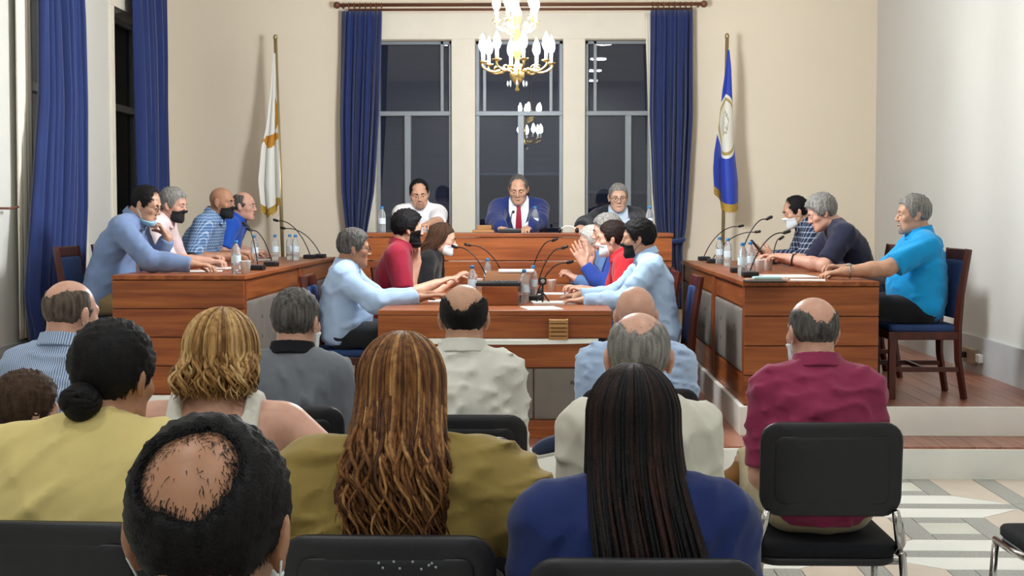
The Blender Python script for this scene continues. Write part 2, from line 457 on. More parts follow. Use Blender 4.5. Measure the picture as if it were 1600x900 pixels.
# ================================================================== DESKS
def pad(parent, x, y0, y1, z0, z1, sgn, cols=1):
    """Grey padded panel on a desk's inner side (normal along x), with buttons."""
    w, hh = y1 - y0, z1 - z0
    def fn(u, v, d): return (x + sgn * d, (y0+y1)/2 + u, (z0+z1)/2 + v)
    o = MB().panel(rrect(w, hh, .012), 0, .022, fn).build('padded_panel', M_pad, parent, True)
    for i in range(cols):
        for zf in (.35, .68):
            yy = y0 + w * (i + .5) / cols
            MB().sphere((x + sgn*.021, yy, z0 + hh*zf), (.006, .014, .014), 10, 6).build('button', M_btn, o, True)
    return o

def wing_desk(label, s, xi, xo, y0, y1, z0, zt, cols):
    """s=+1: inner side looks to -x (right wing); s=-1 mirrored. Origin at the inner near foot."""
    e = tag(empty('council_desk', (xi, y0, z0)), label, 'desk', 'wing desks of the council')
    W, L, H = abs(xo - xi), y1 - y0, zt - z0
    X = lambda v: s * v
    MB().box((X(-.012), -.012, H - .028), (X(W), L, H), .004).build('desk_top', M_woody, e)
    n = 4; hp = (H - .03) / n
    for i in range(n):
        MB().box((X(0), 0, i*hp + .003), (X(W), .028, (i+1)*hp - .003), .003).build('end_plank', M_woodx, e)
    MB().box((X(.006), .022, 0), (X(W - .006), .034, H - .03)).build('end_board', M_woodz, e)
    MB().box((X(0), L - .03, 0), (X(W), L, H - .03), .003).build('far_end_panel', M_woodx, e)
    MB().box((X(.0), .034, 0), (X(.03), .09, H - .03), .003).build('post', M_woodz, e)
    MB().box((X(.0), L - .10, 0), (X(.03), L - .03, H - .03), .003).build('post', M_woodz, e)
    MB().box((X(.012), .09, H - .16), (X(.03), L - .10, H - .03)).build('apron', M_woody, e)
    MB().box((X(.008), .09, 0), (X(.03), L - .10, .17), .003).build('kick_board', M_woody, e)
    MB().box((X(.022), .09, .17), (X(.034), L - .10, H - .16)).build('backing_board', M_woody, e)
    pad(e, X(.022), .10, L - .11, .185, H - .175, -s, cols)
    return e
wing_desk('wooden wing desk at right, nearest, with plank end facing the audience', 1, 1.2, 2.0, 8.44, 10.0, Z2, 1.10, 2)
wing_desk('wooden wing desk at right, farther one nearer the blue flag', 1, 1.2, 2.0, 10.02, 12.25, Z2, 1.10, 3)
wing_desk('wooden wing desk at left, nearest, with plank end facing the audience', -1, -1.9, -2.74, 8.86, 10.98, Z2, 1.115, 2)
wing_desk('wooden wing desk at left, farther one nearer the white flag', -1, -1.9, -2.74, 11.0, 12.75, Z2, 1.115, 2)

# central table of the well
ct = tag(empty('central_table', (-.29, 8.27, Z1)), 'long wooden table in the middle with white ledge along its front', 'table')
TL, TW, TH = 2.9, .69, .755
MB().box((-TW, 0, TH - .03), (TW, TL, TH), .004).build('table_top', M_woodx, ct)
for z0, z1, nm in ((.592, TH - .032, 'front_plank'), (.42, .565, 'front_plank')):
    MB().box((-TW, .0, z0), (TW, .03, z1), .003).build(nm, M_woodx, ct)
MB().box((-TW + .01, .012, .10), (TW - .01, .03, .42)).build('front_board', M_woodx, ct)
MB().box((-TW, -.004, 0), (TW, .03, .105), .003).build('kick_board', M_woodx, ct)
def fpad(x0, x1):
    def fn(u, v, d): return ((x0+x1)/2 + u, .012 - d, .262 + v)
    o = MB().panel(rrect(x1-x0, .30, .012), 0, .022, fn).build('padded_panel', M_pad, ct, True)
    for zf in (.19, .33): MB().sphere(((x0+x1)/2, -.008, zf), (.014, .006, .014), 10, 6).build('button', M_btn, o, True)
for i in range(3): fpad(-TW + .012 + i*.4553, -TW + .012 + (i+1)*.4553 - .006)
for s in (-1, 1):
    MB().box((s*TW, .032, .65), (s*(TW - .03), TL, TH - .032), .003).build('side_apron', M_woody, ct)
    MB().box((s*TW, .032, 0), (s*(TW - .04), .12, .65), .003).build('table_leg', M_woodz, ct)
    MB().box((s*TW, TL - .1, 0), (s*(TW - .04), TL, .65), .003).build('table_leg', M_woodz, ct)
# bowed white ledge on the front
mb = MB(); n = 24; xs = np.linspace(-.60, .61, n)
bow = .02 + .11 * (1 - ((xs - .005) / .605) ** 2)
co = []
for z in (.565, .59):
    co += [(x, -b, z) for x, b in zip(xs, bow)] + [(x, .0, z) for x in xs]
q = []
for i in range(n - 1):
    q += [(2*n+i, 2*n+i+1, 3*n+i+1, 3*n+i), (i, n+i, n+i+1, i+1), (i, i+1, 2*n+i+1, 2*n+i)]
q += [(0, 2*n, 3*n, n), (n-1, 2*n-1, 4*n-1, 3*n-1)]
mb.add(co, q); mb.build('ledge', M_marble, ct)
# small slatted wooden box standing on the ledge
bx = tag(empty('slatted_box', (.085, 8.27 - .055, Z1 + .591)), 'small pale wooden slatted box standing on the white ledge', 'box')
for i in range(5): MB().box((-.055, -.045, i*.024), (.055, .04, i*.024 + .019), .002).build('slat', M_lightwood, bx)
for sx in (-1, 1): MB().box((sx*.05 - .006, -.04, 0), (sx*.05 + .006, .04, .117)).build('corner_post', M_lightwood, bx)
# raised wooden stand in the middle of the table, keyboard on it, sloped board behind
st = tag(empty('wooden_stand', (-.275, 8.72, Z1 + TH)), 'wooden box stand on the central table with sloped board behind it', 'stand')
MB().box((-.11, 0, 0), (.11, .42, .118), .004).build('stand_box', M_woodx, st)
o = MB().box((-.15, 0, -.01), (.15, .5, .01), .003).build('sloped_board', mat('board_brown', '#8a5b3a', .6, .06), st)
o.location = (.03, .44, .075); o.rotation_euler = (math.radians(11), 0, 0)
sh = tag(MB().box((-.12, -.03, 0), (.12, .03, .012), .002).build('paper_stack', M_paper), 'white paper stack on the top edge of the sloped board', 'paper')
sh.location = (-.19, 9.60, Z1 + TH + .1745); sh.rotation_euler = (math.radians(11), 0, 0)
kb = tag(empty('keyboard', (-.285, 8.86, Z1 + TH + .1185)), 'black keyboard panel on top of the wooden stand', 'keyboard')
MB().box((-.14, -.13, 0), (.14, .13, .022), .004).build('keyboard_body', M_black, kb)
M_key = mat('grey_key', '#4e5256', .5)
for i in range(6):
    for j in range(4):
        MB().box((-.05 + i*.029, -.08 + j*.045, .022), (-.05 + i*.029 + .023, -.08 + j*.045 + .035, .028), .002).build('key', M_key, kb)

# head desk on the dais
hd = tag(empty('head_desk', (-.225, 11.2, Z1)), 'long high wooden head desk below the windows', 'desk')
HW, HH = 1.24, 1.35 - Z1
MB().box((-HW - .012, -.012, HH - .03), (HW + .012, .62, HH), .004).build('desk_top', M_woodx, hd)
n = 6; hp = (HH - .03) / n
for i in range(n): MB().box((-HW, 0, i*hp + .003), (HW, .03, (i+1)*hp - .003), .003).build('front_plank', M_woodx, hd)
for s in (-1, 1): MB().box((s*HW, .03, 0), (s*(HW - .03), .6, HH - .03), .003).build('side_panel', M_woody, hd)

# ================================================================== CHAIRS
def council_chair(label, loc, rz, back=True):
    e = tag(empty('council_chair', loc, rz), label, 'chair', 'dark wooden council chairs')
    if not hasattr(council_chair, 'me'):
        d = {}
        d['seat_frame'] = (MB().box((-.225, -.20, .37), (.225, .24, .42), .006).mesh('seat_frame'), M_chairw)
        d['seat_cushion'] = (MB().panel(rrect(.43, .42, .04), .418, .462, lambda u, v, w: (u, .02 + v, w)).mesh('seat_cushion', True), M_blue)
        d['leg_l'] = (MB().box((-.225, .19, 0), (-.185, .235, .40), .005).mesh('leg'), M_chairw)
        d['leg_r'] = (MB().box((.185, .19, 0), (.225, .235, .40), .005).mesh('leg'), M_chairw)
        for s, k in ((-1, 'l'), (1, 'r')):
            pts = [(s*.205, -.235, 0), (s*.205, -.195, .25), (s*.205, -.19, .45), (s*.205, -.205, .65), (s*.205, -.25, .93)]
            d['back_post_' + k] = (MB().tube(pts, [.022, .024, .027, .025, .022], 4).mesh('back_post'), M_chairw)
            d['side_stretcher_' + k] = (MB().box((s*.205 - .012, -.2, .17), (s*.205 + .012, .2, .20), .003).mesh('side_stretcher'), M_chairw)
        d['cross_stretcher'] = (MB().box((-.2, .0, .175), (.2, .025, .2), .003).mesh('cross_stretcher'), M_chairw)
        d['top_rail'] = (MB().box((-.2, -.262, .86), (.2, -.232, .93), .006).mesh('top_rail'), M_chairw)
        d['back_cushion'] = (MB().panel(rrect(.37, .36, .03), -.015, .028, lambda u, v, w: (u, -.218 - (v+.02)*.11 + w, .68 + v)).mesh('back_cushion', True), M_blue)
        for k, (me, m) in d.items(): me.materials.append(m)
        council_chair.me = d
    for k, (me, m) in council_chair.me.items():
        o = bpy.data.objects.new(me.name.split('.')[0], me); COL.objects.link(o); o.parent = e
    return e

def stack_chair(label, loc, rz, bag=None):
    e = tag(empty('stacking_chair', loc, rz), label, 'chair', 'black stacking chairs of the audience')
    if not hasattr(stack_chair, 'me'):
        d = []
        bk = lambda u, v, w: (u, -.215 + .10*(u/.22)**2*.35 - .10*(v/.15)*.12 + w, .70 + v)
        d.append(('backrest_shell', MB().panel(rrect(.445, .30, .06), -.03, -.008, bk).mesh('backrest_shell', True), M_black))
        d.append(('backrest_inset', MB().panel(rrect(.36, .215, .03), -.036, -.028, bk).mesh('backrest_inset', True), M_black))
        d.append(('backrest_pad', MB().panel(rrect(.435, .29, .055), -.008, .022, bk).mesh('backrest_pad', True), M_blackf))
        stf = lambda u, v, w: (u, .03 + v, .42 + w - .012*(v/.21)**2)
        d.append(('seat_pad', MB().panel(rrect(.45, .42, .06), .0, .042, stf).mesh('seat_pad', True), M_blackf))
        d.append(('seat_shell', MB().panel(rrect(.44, .41, .06), -.028, .0, stf).mesh('seat_shell', True), M_black))
        for s in (-1, 1):
            d.append(('leg', MB().tube([(s*.245, .25, 0), (s*.235, .20, .40)], .0125, 10).mesh('leg', True), M_chrome))
            d.append(('leg', MB().tube([(s*.245, -.25, 0), (s*.235, -.17, .42)], .0125, 10).mesh('leg', True), M_chrome))
            d.append(('side_rail', MB().tube([(s*.236, .205, .40), (s*.237, .0, .405), (s*.236, -.175, .42)], .0125, 10).mesh('side_rail', True), M_chrome))
            d.append(('back_bracket', MB().tube([(s*.233, -.12, .425), (s*.225, -.185, .46), (s*.21, -.212, .53), (s*.20, -.216, .57)], [.016, .017, .016, .012], 8).mesh('back_bracket', True), M_chrome))
        d.append(('cross_tube', MB().tube([(-.235, -.12, .385), (.235, -.12, .385)], .011, 8).mesh('cross_tube', True), M_chrome))
        for n_, me, m in d: me.materials.append(m)
        stack_chair.me = d
    for n_, me, m in stack_chair.me:
        o = bpy.data.objects.new(n_, me); COL.objects.link(o); o.parent = e
    return e

# ================================================================== CURTAINS
def curtain(name, label, xs_top, xs_bot, z_top, z_bot, base, axis, amp, folds, group, gather=None, seed=0):
    """Pleated curtain. axis 'x': runs along x in front of wall y=base; 'y': runs along y in front of wall x=base."""
    r = np.random.default_rng(seed); nu, nv = folds*10 + 1, 34
    u = np.linspace(0, 1, nu); v = np.linspace(0, 1, nv)
    ph = 2*PI*folds*u + .6*np.sin(2*PI*u*1.7 + seed)
    co = np.zeros((nv, nu, 3))
    for i, t in enumerate(v):
        if callable(xs_bot): a, b = xs_bot(t)
        else: a = xs_top[0] + (xs_bot[0]-xs_top[0])*t; b = xs_top[1] + (xs_bot[1]-xs_top[1])*t
        w = a + (b - a) * u + .008*np.sin(ph*.5 + 3*t)
        A = amp * (.55 + .45*min(1, t*3)) * (1 + .25*np.sin(5*u + 4*t + seed))
        d = A * np.sin(ph + .5*math.sin(3*t + seed)) + .25*amp*np.sin(2.3*ph + 2*t)
        z = z_top + (z_bot - z_top) * t
        if axis == 'x': co[i] = np.stack([w, base + d, np.full(nu, z)], 1)
        else: co[i] = np.stack([base + d, w, np.full(nu, z)], 1)
    q = [(i*nu+j, i*nu+j+1, (i+1)*nu+j+1, (i+1)*nu+j) for i in range(nv-1) for j in range(nu-1)]
    th = .004
    nrm = np.array([0, th, 0]) if axis == 'x' else np.array([th, 0, 0])
    f = co.reshape(-1, 3); N = len(f)
    q2 = [tuple(N + k for k in reversed(a)) for a in q]
    rim = [(i*nu, (i+1)*nu, N+(i+1)*nu, N+i*nu) for i in range(nv-1)] + [(i*nu+nu-1, N+i*nu+nu-1, N+(i+1)*nu+nu-1, (i+1)*nu+nu-1) for i in range(nv-1)]
    rim += [(j, N+j, N+j+1, j+1) for j in range(nu-1)] + [((nv-1)*nu+j, (nv-1)*nu+j+1, N+(nv-1)*nu+j+1, N+(nv-1)*nu+j) for j in range(nu-1)]
    return f, np.array(q + q2 + rim), nrm
def curtain_obj(name, label, group, m, *a, **k):
    f, q, nrm = curtain(name, label, *a, **k)
    co = np.concatenate([f, f + nrm])
    e = tag(empty(name, tuple(co.mean(0) * [1, 1, 0] + [0, 0, co[:, 2].min()])), label, 'curtain', group)
    o = MB().add(co - np.array(e.location), q).build('drape', m, e, True)
    return e
YC = YB - .16
def lerp_tab(tab):
    z, a, b = zip(*tab)
    return lambda t: (np.interp(t, z, a), np.interp(t, z, b))
G_C = 'navy curtains'
cl = curtain_obj('curtain', 'navy curtain hanging at the left end of the wooden rod', G_C, M_curt, None, lerp_tab([(0, -1.92, -1.53), (.35, -1.95, -1.57), (.6, -1.94, -1.62), (.72, -1.90, -1.68), (.78, -1.86, -1.71), (1, -1.88, -1.62)]), 3.42, .6, YC, 'x', .035, 8, None, None, 1)
cr = curtain_obj('curtain', 'navy curtain hanging at the right end of the wooden rod', G_C, M_curt, None, lerp_tab([(0, 1.0, 1.40), (.35, .99, 1.40), (.6, 1.02, 1.36), (.72, 1.05, 1.34), (.80, 1.12, 1.30), (1, 1.08, 1.36)]), 3.42, .6, YC, 'x', .035, 8, None, None, 2)
for e, x in ((cl, -1.79), (cr, 1.21)):
    hx = x - e.location.x
    pts = [(hx + .115*math.cos(a), .0 + .06*math.sin(a), 1.24 - e.location.z + .02*math.cos(a)) for a in np.linspace(0, 2*PI, 21)]
    MB().tube(pts, .022, 6, False).build('tie_back', M_curt, e, True)
sh = curtain_obj('sheer_curtain', 'thin white inner curtain showing beside the right navy curtain', 'sheer curtains', M_sheer, None, lerp_tab([(0, .955, 1.06), (.4, .985, 1.08), (1, 1.05, 1.16)]), 3.40, .8, YB - .07, 'x', .010, 5, None, None, 5)
c3 = curtain_obj('curtain', 'navy curtain on the left wall, nearest, bulging near the floor', G_C, M_curt, None, lerp_tab([(0, 9.74, 10.35), (.5, 9.66, 10.52), (.7, 9.48, 10.54), (.86, 9.34, 10.47), (.93, 9.46, 10.3), (1, 9.5, 10.25)]), 4.2, .42, XL + .17, 'y', .055, 9, None, None, 3)
c4 = curtain_obj('curtain', 'navy curtain on the left wall in the back corner', G_C, M_curt, None, lerp_tab([(0, 12.05, 13.0), (1, 12.15, 13.05)]), 4.2, .42, XL + .14, 'y', .05, 7, None, None, 4)
s2 = curtain_obj('sheer_curtain', 'thin cream inner curtain on the left wall beside the nearest navy curtain', 'sheer curtains', M_sheer, None, lerp_tab([(0, 9.55, 9.85), (1, 9.5, 9.8)]), 4.2, .65, XL + .05, 'y', .007, 6, None, None, 6)
hk = tag(MB().tube([(XL, 9.24, 1.54), (XL + .06, 9.24, 1.54), (XL + .10, 9.27, 1.54), (XL + .105, 9.38, 1.55)], .008, 8).sphere((XL + .004, 9.24, 1.54), (.006, .02, .02)).build('curtain_hook', M_rod, None, True), 'small dark tie-back hook on the left wall beside the navy curtain', 'hook')
lr = tag(empty('curtain_rod', (XL + .16, 11.2, 4.225)), 'brown wooden curtain rod along the left wall above the windows', 'curtain rod')
MB().tube([(0, -1.95, 0), (0, 2.0, 0)], .017, 12).build('front_rod', M_rod, lr, True)
for s in (-1.9, .0, 1.95): MB().tube([(0, s, 0), (-.16, s, 0)], .012, 8).build('wall_bracket', M_rod, lr, True)
# rods with rings
rd = tag(empty('curtain_rod', (-.24, YC, 3.475)), 'double brown wooden curtain rod with ball ends above the windows', 'curtain rod')
MB().tube([(-1.70, 0, 0), (1.72, 0, 0)], .017, 12).build('front_rod', M_rod, rd, True)
MB().tube([(-1.62, .07, -.035), (1.64, .07, -.035)], .012, 12).build('rear_rod', M_rod, rd, True)
for s in (-1.72, 1.74): MB().sphere((s, 0, 0), .034).build('finial', M_rod, rd, True)
for s in (-1.68, 1.70): MB().tube([(s, 0, 0), (s, .158, 0)], .012, 8).build('wall_bracket', M_rod, rd, True)
for x0 in (-1.66, 1.26):
    for i in range(8):
        c = np.array([x0 + i*.052, 0, -.006]); a = np.linspace(0, 2*PI, 15)
        MB().tube(np.stack([np.full(15, c[0]), .024*np.sin(a), c[2] + .026*np.cos(a)], 1), .005, 6, False).build('curtain_ring', M_rod, rd, True)

# ================================================================== FLAGS
def flag(label, base, lean, tilt_x, mcloth, prof, fringe_z, nf, side_pattern):
    e = tag(empty('flag', base), label, 'flag', 'flags on poles')
    H = 3.13 - base[2]
    top = np.array([lean, 0, H])
    MB().tube([(0, 0, 0.0), top], .017, 12).build('pole', M_pole, e, True)
    MB().lathe([(.17, 0), (.17, .02), (.06, .05), (.03, .12), (.02, .16)], n=24).build('pole_base', M_pole, e, True)
    MB().sphere(top + (0, 0, .02), (.022, .022, .03)).build('pole_finial', M_pole, e, True)
    # folded cloth: v down, u across the folds
    nu, nv = 61, 46; v = np.linspace(0, 1, nv); u = np.linspace(0, 1, nu)
    co = np.zeros((nv, nu, 3)); uv = np.zeros((nv, nu, 2)); fringe_z = fringe_z - base[2]
    zt, za, xa, xb, drop = prof['zt'] - base[2], prof['z'], prof['xa'], prof['xb'], prof['drop']
    for i, t in enumerate(v):
        a, b = np.interp(t, za, xa), np.interp(t, za, xb)
        dz = drop(u)
        z = zt - t * (zt - fringe_z) * (1 + dz)
        px = top[0] * z / H
        ph = nf * 2*PI * u
        x = px + a + (b - a) * u + .10*(b-a)*np.sin(ph)
        y = -.03 - (b - a) * .22 * (1 + np.cos(ph*.97 + .4)) * (.3 + .7*t)
        co[i] = np.stack([x, y, z], 1); uv[i, :, 0] = u; uv[i, :, 1] = t
    q = [(i*nu+j, (i+1)*nu+j, (i+1)*nu+j+1, i*nu+j+1) for i in range(nv-1) for j in range(nu-1)]
    f = co.reshape(-1, 3); N = len(f)
    back = [tuple(N + k for k in reversed(a)) for a in q]
    me = MB().add(np.concatenate([f, f + [0, .004, 0]]), q + back).mesh('cloth', True)
    lay = me.uv_layers.new(name='UVMap'); U = np.concatenate([uv.reshape(-1, 2)]*2)
    li = np.zeros(len(me.loops), np.int32); me.loops.foreach_get('vertex_index', li)
    lay.data.foreach_set('uv', U[li].astype(np.float32).ravel())
    me.materials.append(mcloth)
    o = bpy.data.objects.new('cloth', me); COL.objects.link(o); o.parent = e
    # fringe under the lower hem
    b = co[-1]; ft = np.stack([b, b + [0, -.003, -.075] + np.stack([np.zeros(nu), np.zeros(nu), .012*np.sin(np.arange(nu)*2.1)], 1)], 0).reshape(-1, 3)
    qq = [(j, j+1, nu+j+1, nu+j) for j in range(nu-1)]
    MB().add(np.concatenate([ft, ft + [0, .008, 0]]), qq + [tuple(2*nu + k for k in reversed(a)) for a in qq]).build('fringe', M_gold, o, True)
    return e

def uv_mask_mat(name, base, blobs):
    """Cloth with printed shapes: blobs = list of (cu, cv, ru, rv, inner, hex)."""
    m = bpy.data.materials.new(name); m.use_nodes = True
    nt = m.node_tree; b = nt.nodes['Principled BSDF']; b.inputs['Roughness'].default_value = .6; b.inputs['Sheen Weight'].default_value = .2
    uvn = nd(nt, 'ShaderNodeUVMap'); sp = nd(nt, 'ShaderNodeSeparateXYZ'); nt.links.new(uvn.outputs[0], sp.inputs[0])
    no = nd(nt, 'ShaderNodeTexNoise'); no.inputs['Scale'].default_value = 14; nt.links.new(uvn.outputs[0], no.inputs['Vector'])
    cur = None
    def mth(op, a, bb):
        n_ = nd(nt, 'ShaderNodeMath', operation=op)
        for i, x in enumerate((a, bb)):
            if x is None: continue
            if isinstance(x, (int, float)): n_.inputs[i].default_value = x
            else: nt.links.new(x, n_.inputs[i])
        return n_.outputs[0]
    prev = None
    for cu, cv, ru, rv, lo, hi, wob, hx in blobs:
        du = mth('DIVIDE', mth('SUBTRACT', sp.outputs[0], cu), ru); dv = mth('DIVIDE', mth('SUBTRACT', sp.outputs[1], cv), rv)
        d = mth('SQRT', mth('ADD', mth('MULTIPLY', du, du), mth('MULTIPLY', dv, dv)), None)
        if wob: d = mth('ADD', d, mth('MULTIPLY', mth('SUBTRACT', no.outputs['Fac'], .5), wob))
        k = mth('MULTIPLY', mth('GREATER_THAN', d, lo), mth('LESS_THAN', d, hi))
        mx = nd(nt, 'ShaderNodeMix', data_type='RGBA'); nt.links.new(k, mx.inputs['Factor'])
        if prev is None: mx.inputs['A'].default_value = (*lin(base), 1)
        else: nt.links.new(prev, mx.inputs['A'])
        mx.inputs['B'].default_value = (*lin(hx), 1); prev = mx.outputs['Result']
    nt.links.new(prev, b.inputs['Base Color'])
    return m
M_flagw = uv_mask_mat('white_flag_cloth', '#f0efe9', [(.88, .42, .16, .11, 0, 1, .5, '#c98a1c'), (.5, .57, .55, .04, 0, 1, .8, '#c98a1c')])
M_flagb = uv_mask_mat('blue_flag_cloth', '#1f3fb4', [(.5, .50, .60, .21, 0, 1, 0, '#e6e4da'), (.5, .50, .60, .21, .80, .90, 0, '#b09a55'), (.5, .48, .22, .10, .55, .72, .9, '#9d9a8a'), (.45, .52, .3, .09, .3, .45, 1.2, '#b3ad95')])
flag('white flag with copper-orange map shape and gold fringe on pole', (-2.44, 13.2, Z2), -.07, 0, M_flagw,
     dict(zt=3.0, z=[0, .25, .5, .62, .85, 1], xa=[-.02, -.055, -.105, -.15, -.185, -.17], xb=[.0, .0, .005, .01, .02, .015], drop=lambda u: .04*np.sin(5*u)), 1.60, 2.0, None)
flag('royal blue flag with round white emblem and gold fringe on pole', (1.66, 13.2, Z2), .035, 0, M_flagb,
     dict(zt=3.02, z=[0, .12, .3, .55, .75, .88, 1], xa=[.0, -.01, -.04, -.07, -.11, -.12, -.11], xb=[.02, .04, .055, .07, .10, .125, .13], drop=lambda u: -.10*(u < .3)*(1-u/.3) - .02*np.sin(7*u)), 1.62, 1.5, None)

# ================================================================== CHANDELIER
ch = tag(empty('chandelier', (-.175, 9.16, 2.38)), 'brass chandelier with two tiers of lit candle bulbs', 'chandelier')
MB().lathe([(.004, -.09), (.016, -.075), (.006, -.055), (.02, -.03), (.045, 0), (.05, .03), (.02, .06), (.014, .12), (.03, .16), (.04, .2), (.02, .25), (.012, .33), (.028, .37), (.03, .42), (.012, .46), (.008, .60), (.0, .62)], n=20).build('column', M_brass, ch, True)
def arm(r, z0, zc, sag, ang, name):
    a = np.array([math.cos(ang), math.sin(ang), 0])
    p = np.concatenate([bez(a*.03 + [0,0,z0], a*.09 + [0,0,z0 + .06], a*r*.55 + [0,0,zc - sag*1.6], a*r*.85 + [0,0,zc - sag], 10), bez(a*r*.85 + [0,0,zc - sag], a*r*1.06 + [0,0,zc - sag*.6], a*r*1.05 + [0,0,zc - .02], a*r + [0,0,zc], 6)[1:]])
    o = MB().tube(p, .0075, 8).build(name, M_brass, ch, True)
    s = [a*r*.55 + np.array([.0, 0, zc - sag*.9]) + (a*math.cos(t)*.028 + np.array([0, 0, math.sin(t)*.028])) * (1 - t/9) for t in np.linspace(0, 6.5, 18)]
    MB().tube(s, .005, 6).build('scroll', M_brass, o, True)
    MB().lathe([(.004, -.012), (.026, -.004), (.03, .004), (.012, .006), (.012, .0)], a*r + [0,0,zc], 14).build('drip_cup', M_brass, o, True)
    MB().lathe([(.0105, 0), (.0105, .06)], a*r + [0,0,zc + .004], 10).build('candle_sleeve', M_whitep, o, True)
    MB().lathe([(.007, .064), (.018, .078), (.025, .10), (.023, .125), (.011, .158), (.001, .18)], a*r + [0,0,zc], 12).build('bulb', M_bulb, o, True)
for i in range(8): arm(.225, .03, .10, .055, i*PI/4 + .2, 'lower_arm')
for i in range(5): arm(.135, .27, .37, .05, i*2*PI/5 + .5, 'upper_arm')
for k in range(28):
    z = .62 + k*.0475
    if z > ZC - 2.38 - .03: break
    a = np.linspace(0, 2*PI, 9)
    d = np.array([1, 0, 0]) if k % 2 else np.array([0, 1, 0])
    MB().tube(np.outer(np.cos(a), d)*.014 + np.outer(np.sin(a), [0,0,1])*.03 + [0,0,z + .02], .004, 5, False).build('chain_link', M_brass, ch, True)
MB().lathe([(.0, 0), (.06, 0), (.055, -.03), (.01, -.05)], (0, 0, ZC - 2.38), 18).build('ceiling_rose', M_brass, ch, True)
for i in range(8):
    a = i*PI/4
    MB().lathe([(.001, -.035), (.008, -.022), (.003, .0)], (.06*math.cos(a), .06*math.sin(a), -.02), 6).build('crystal_drop', M_bottle, ch, True)

# wall socket with cable
so = tag(empty('wall_socket', (XR - .026, 10.35, .47)), 'beige double wall socket with plug and cable on the grey marble baseboard', 'socket')
MB().box((-.03, -.14, -.055), (0, .14, .055), .006).build('socket_plate', mat('socket_beige', '#a8937a', .5), so)
MB().lathe([(.0, -.02), (.024, -.02), (.024, .02), (.0, .02)], (-.045, .05, 0), 12).build('plug', M_mic, so)
MB().tube(bez((-.05, .05, -.02), (-.07, .06, -.1), (-.03, .12, -.1), (-.05, .3, -.112), 10), .006, 6).build('cable', M_whitep, so, True)
MB().box((-.035, -.28, -.03), (0, -.2, .03), .005).build('junction_box', M_whitep, so)

# ================================================================== THINGS ON THE DESKS
def microphone(label, base, tip, group, bx=.05):
    base, tip = np.array(base), np.array(tip)
    e = tag(empty('desk_microphone', tuple(base)), label, 'microphone', group)
    v = tip - base
    MB().box((-bx, -.055, 0), (bx, .055, .035), .008).build('microphone_base', M_mic, e)
    MB().box((-bx*.5, -.03, .035), (bx*.2, .0, .039)).build('talk_button', mat('button_grey', '#77787c', .4), e)
    end = v*1.0; d = nrm_(v*[1, 1, .25])
    p = bez((0, .02, .03), v*[.22, .22, .55] + [0, 0, .05], v*[.6, .6, 1.02], end - d*.03, 16)
    MB().tube(p, .0042, 8).build('gooseneck', M_mic, e, True)
    MB().tube([end - d*.032, end - d*.025, end + d*.012, end + d*.02], [.006, .0115, .0115, .006], 10).build('microphone_head', M_mic, e, True)
    return e
def nrm_(v): v = np.asarray(v, float); return v/np.linalg.norm(v)
GL, GM, GR = 'microphones on the left wing desks', 'microphones on the central table', 'microphones on the right wing desks'
microphone('gooseneck microphone nearest on the left wing desk, beside the tall bottle', (-1.985, 9.700, 1.115), (-2.096, 9.800, 1.437), GL)
microphone('gooseneck microphone on the left wing desk, second from the audience', (-2.027, 10.422, 1.115), (-2.192, 10.400, 1.391), GL)
microphone('gooseneck microphone with the highest tip on the far left wing desk', (-2.044, 12.245, 1.115), (-2.355, 12.300, 1.450), GL)
microphone('gooseneck microphone rightmost on the far left wing desk', (-1.984, 12.428, 1.115), (-2.331, 12.500, 1.380), GL)
microphone('gooseneck microphone on the central table pointing at the woman in black', (-0.365, 9.779, 0.935), (-0.635, 9.900, 1.275), GM)
microphone('gooseneck microphone on the central table, upper one left of the bottles', (-0.285, 10.805, 0.935), (-0.594, 10.800, 1.269), GM)
microphone('gooseneck microphone with the highest tip right of the wooden stand', (-0.116, 10.624, 0.935), (0.087, 10.600, 1.313), GM)
microphone('gooseneck microphone with the middle tip right of the wooden stand', (-0.054, 10.023, 0.935), (0.154, 10.000, 1.269), GM)
microphone('gooseneck microphone with the lowest bent tip right of the wooden stand', (-0.050, 9.204, 0.935), (0.176, 9.200, 1.191), GM)
microphone('gooseneck microphone at the far end of the right wing desks', (1.391, 12.269, 1.100), (1.691, 12.100, 1.402), GR)
microphone('gooseneck microphone second from the flag on the right wing desks', (1.391, 11.624, 1.100), (1.743, 11.500, 1.360), GR)
microphone('gooseneck microphone with the highest tip on the right wing desks', (1.334, 9.709, 1.100), (1.548, 9.700, 1.478), GR)
microphone('gooseneck microphone nearest the audience on the right wing desks', (1.316, 9.015, 1.100), (1.550, 9.000, 1.390), GR)
microphone('gooseneck microphone before the man in the checked navy shirt', (1.833, 11.337, 1.100), (1.901, 11.300, 1.316), GR, .03)
microphone('gooseneck microphone on the head desk before the man in the navy suit', (-0.275, 11.399, 1.350), (-0.256, 11.750, 1.521), 'microphone of the head desk', .09)

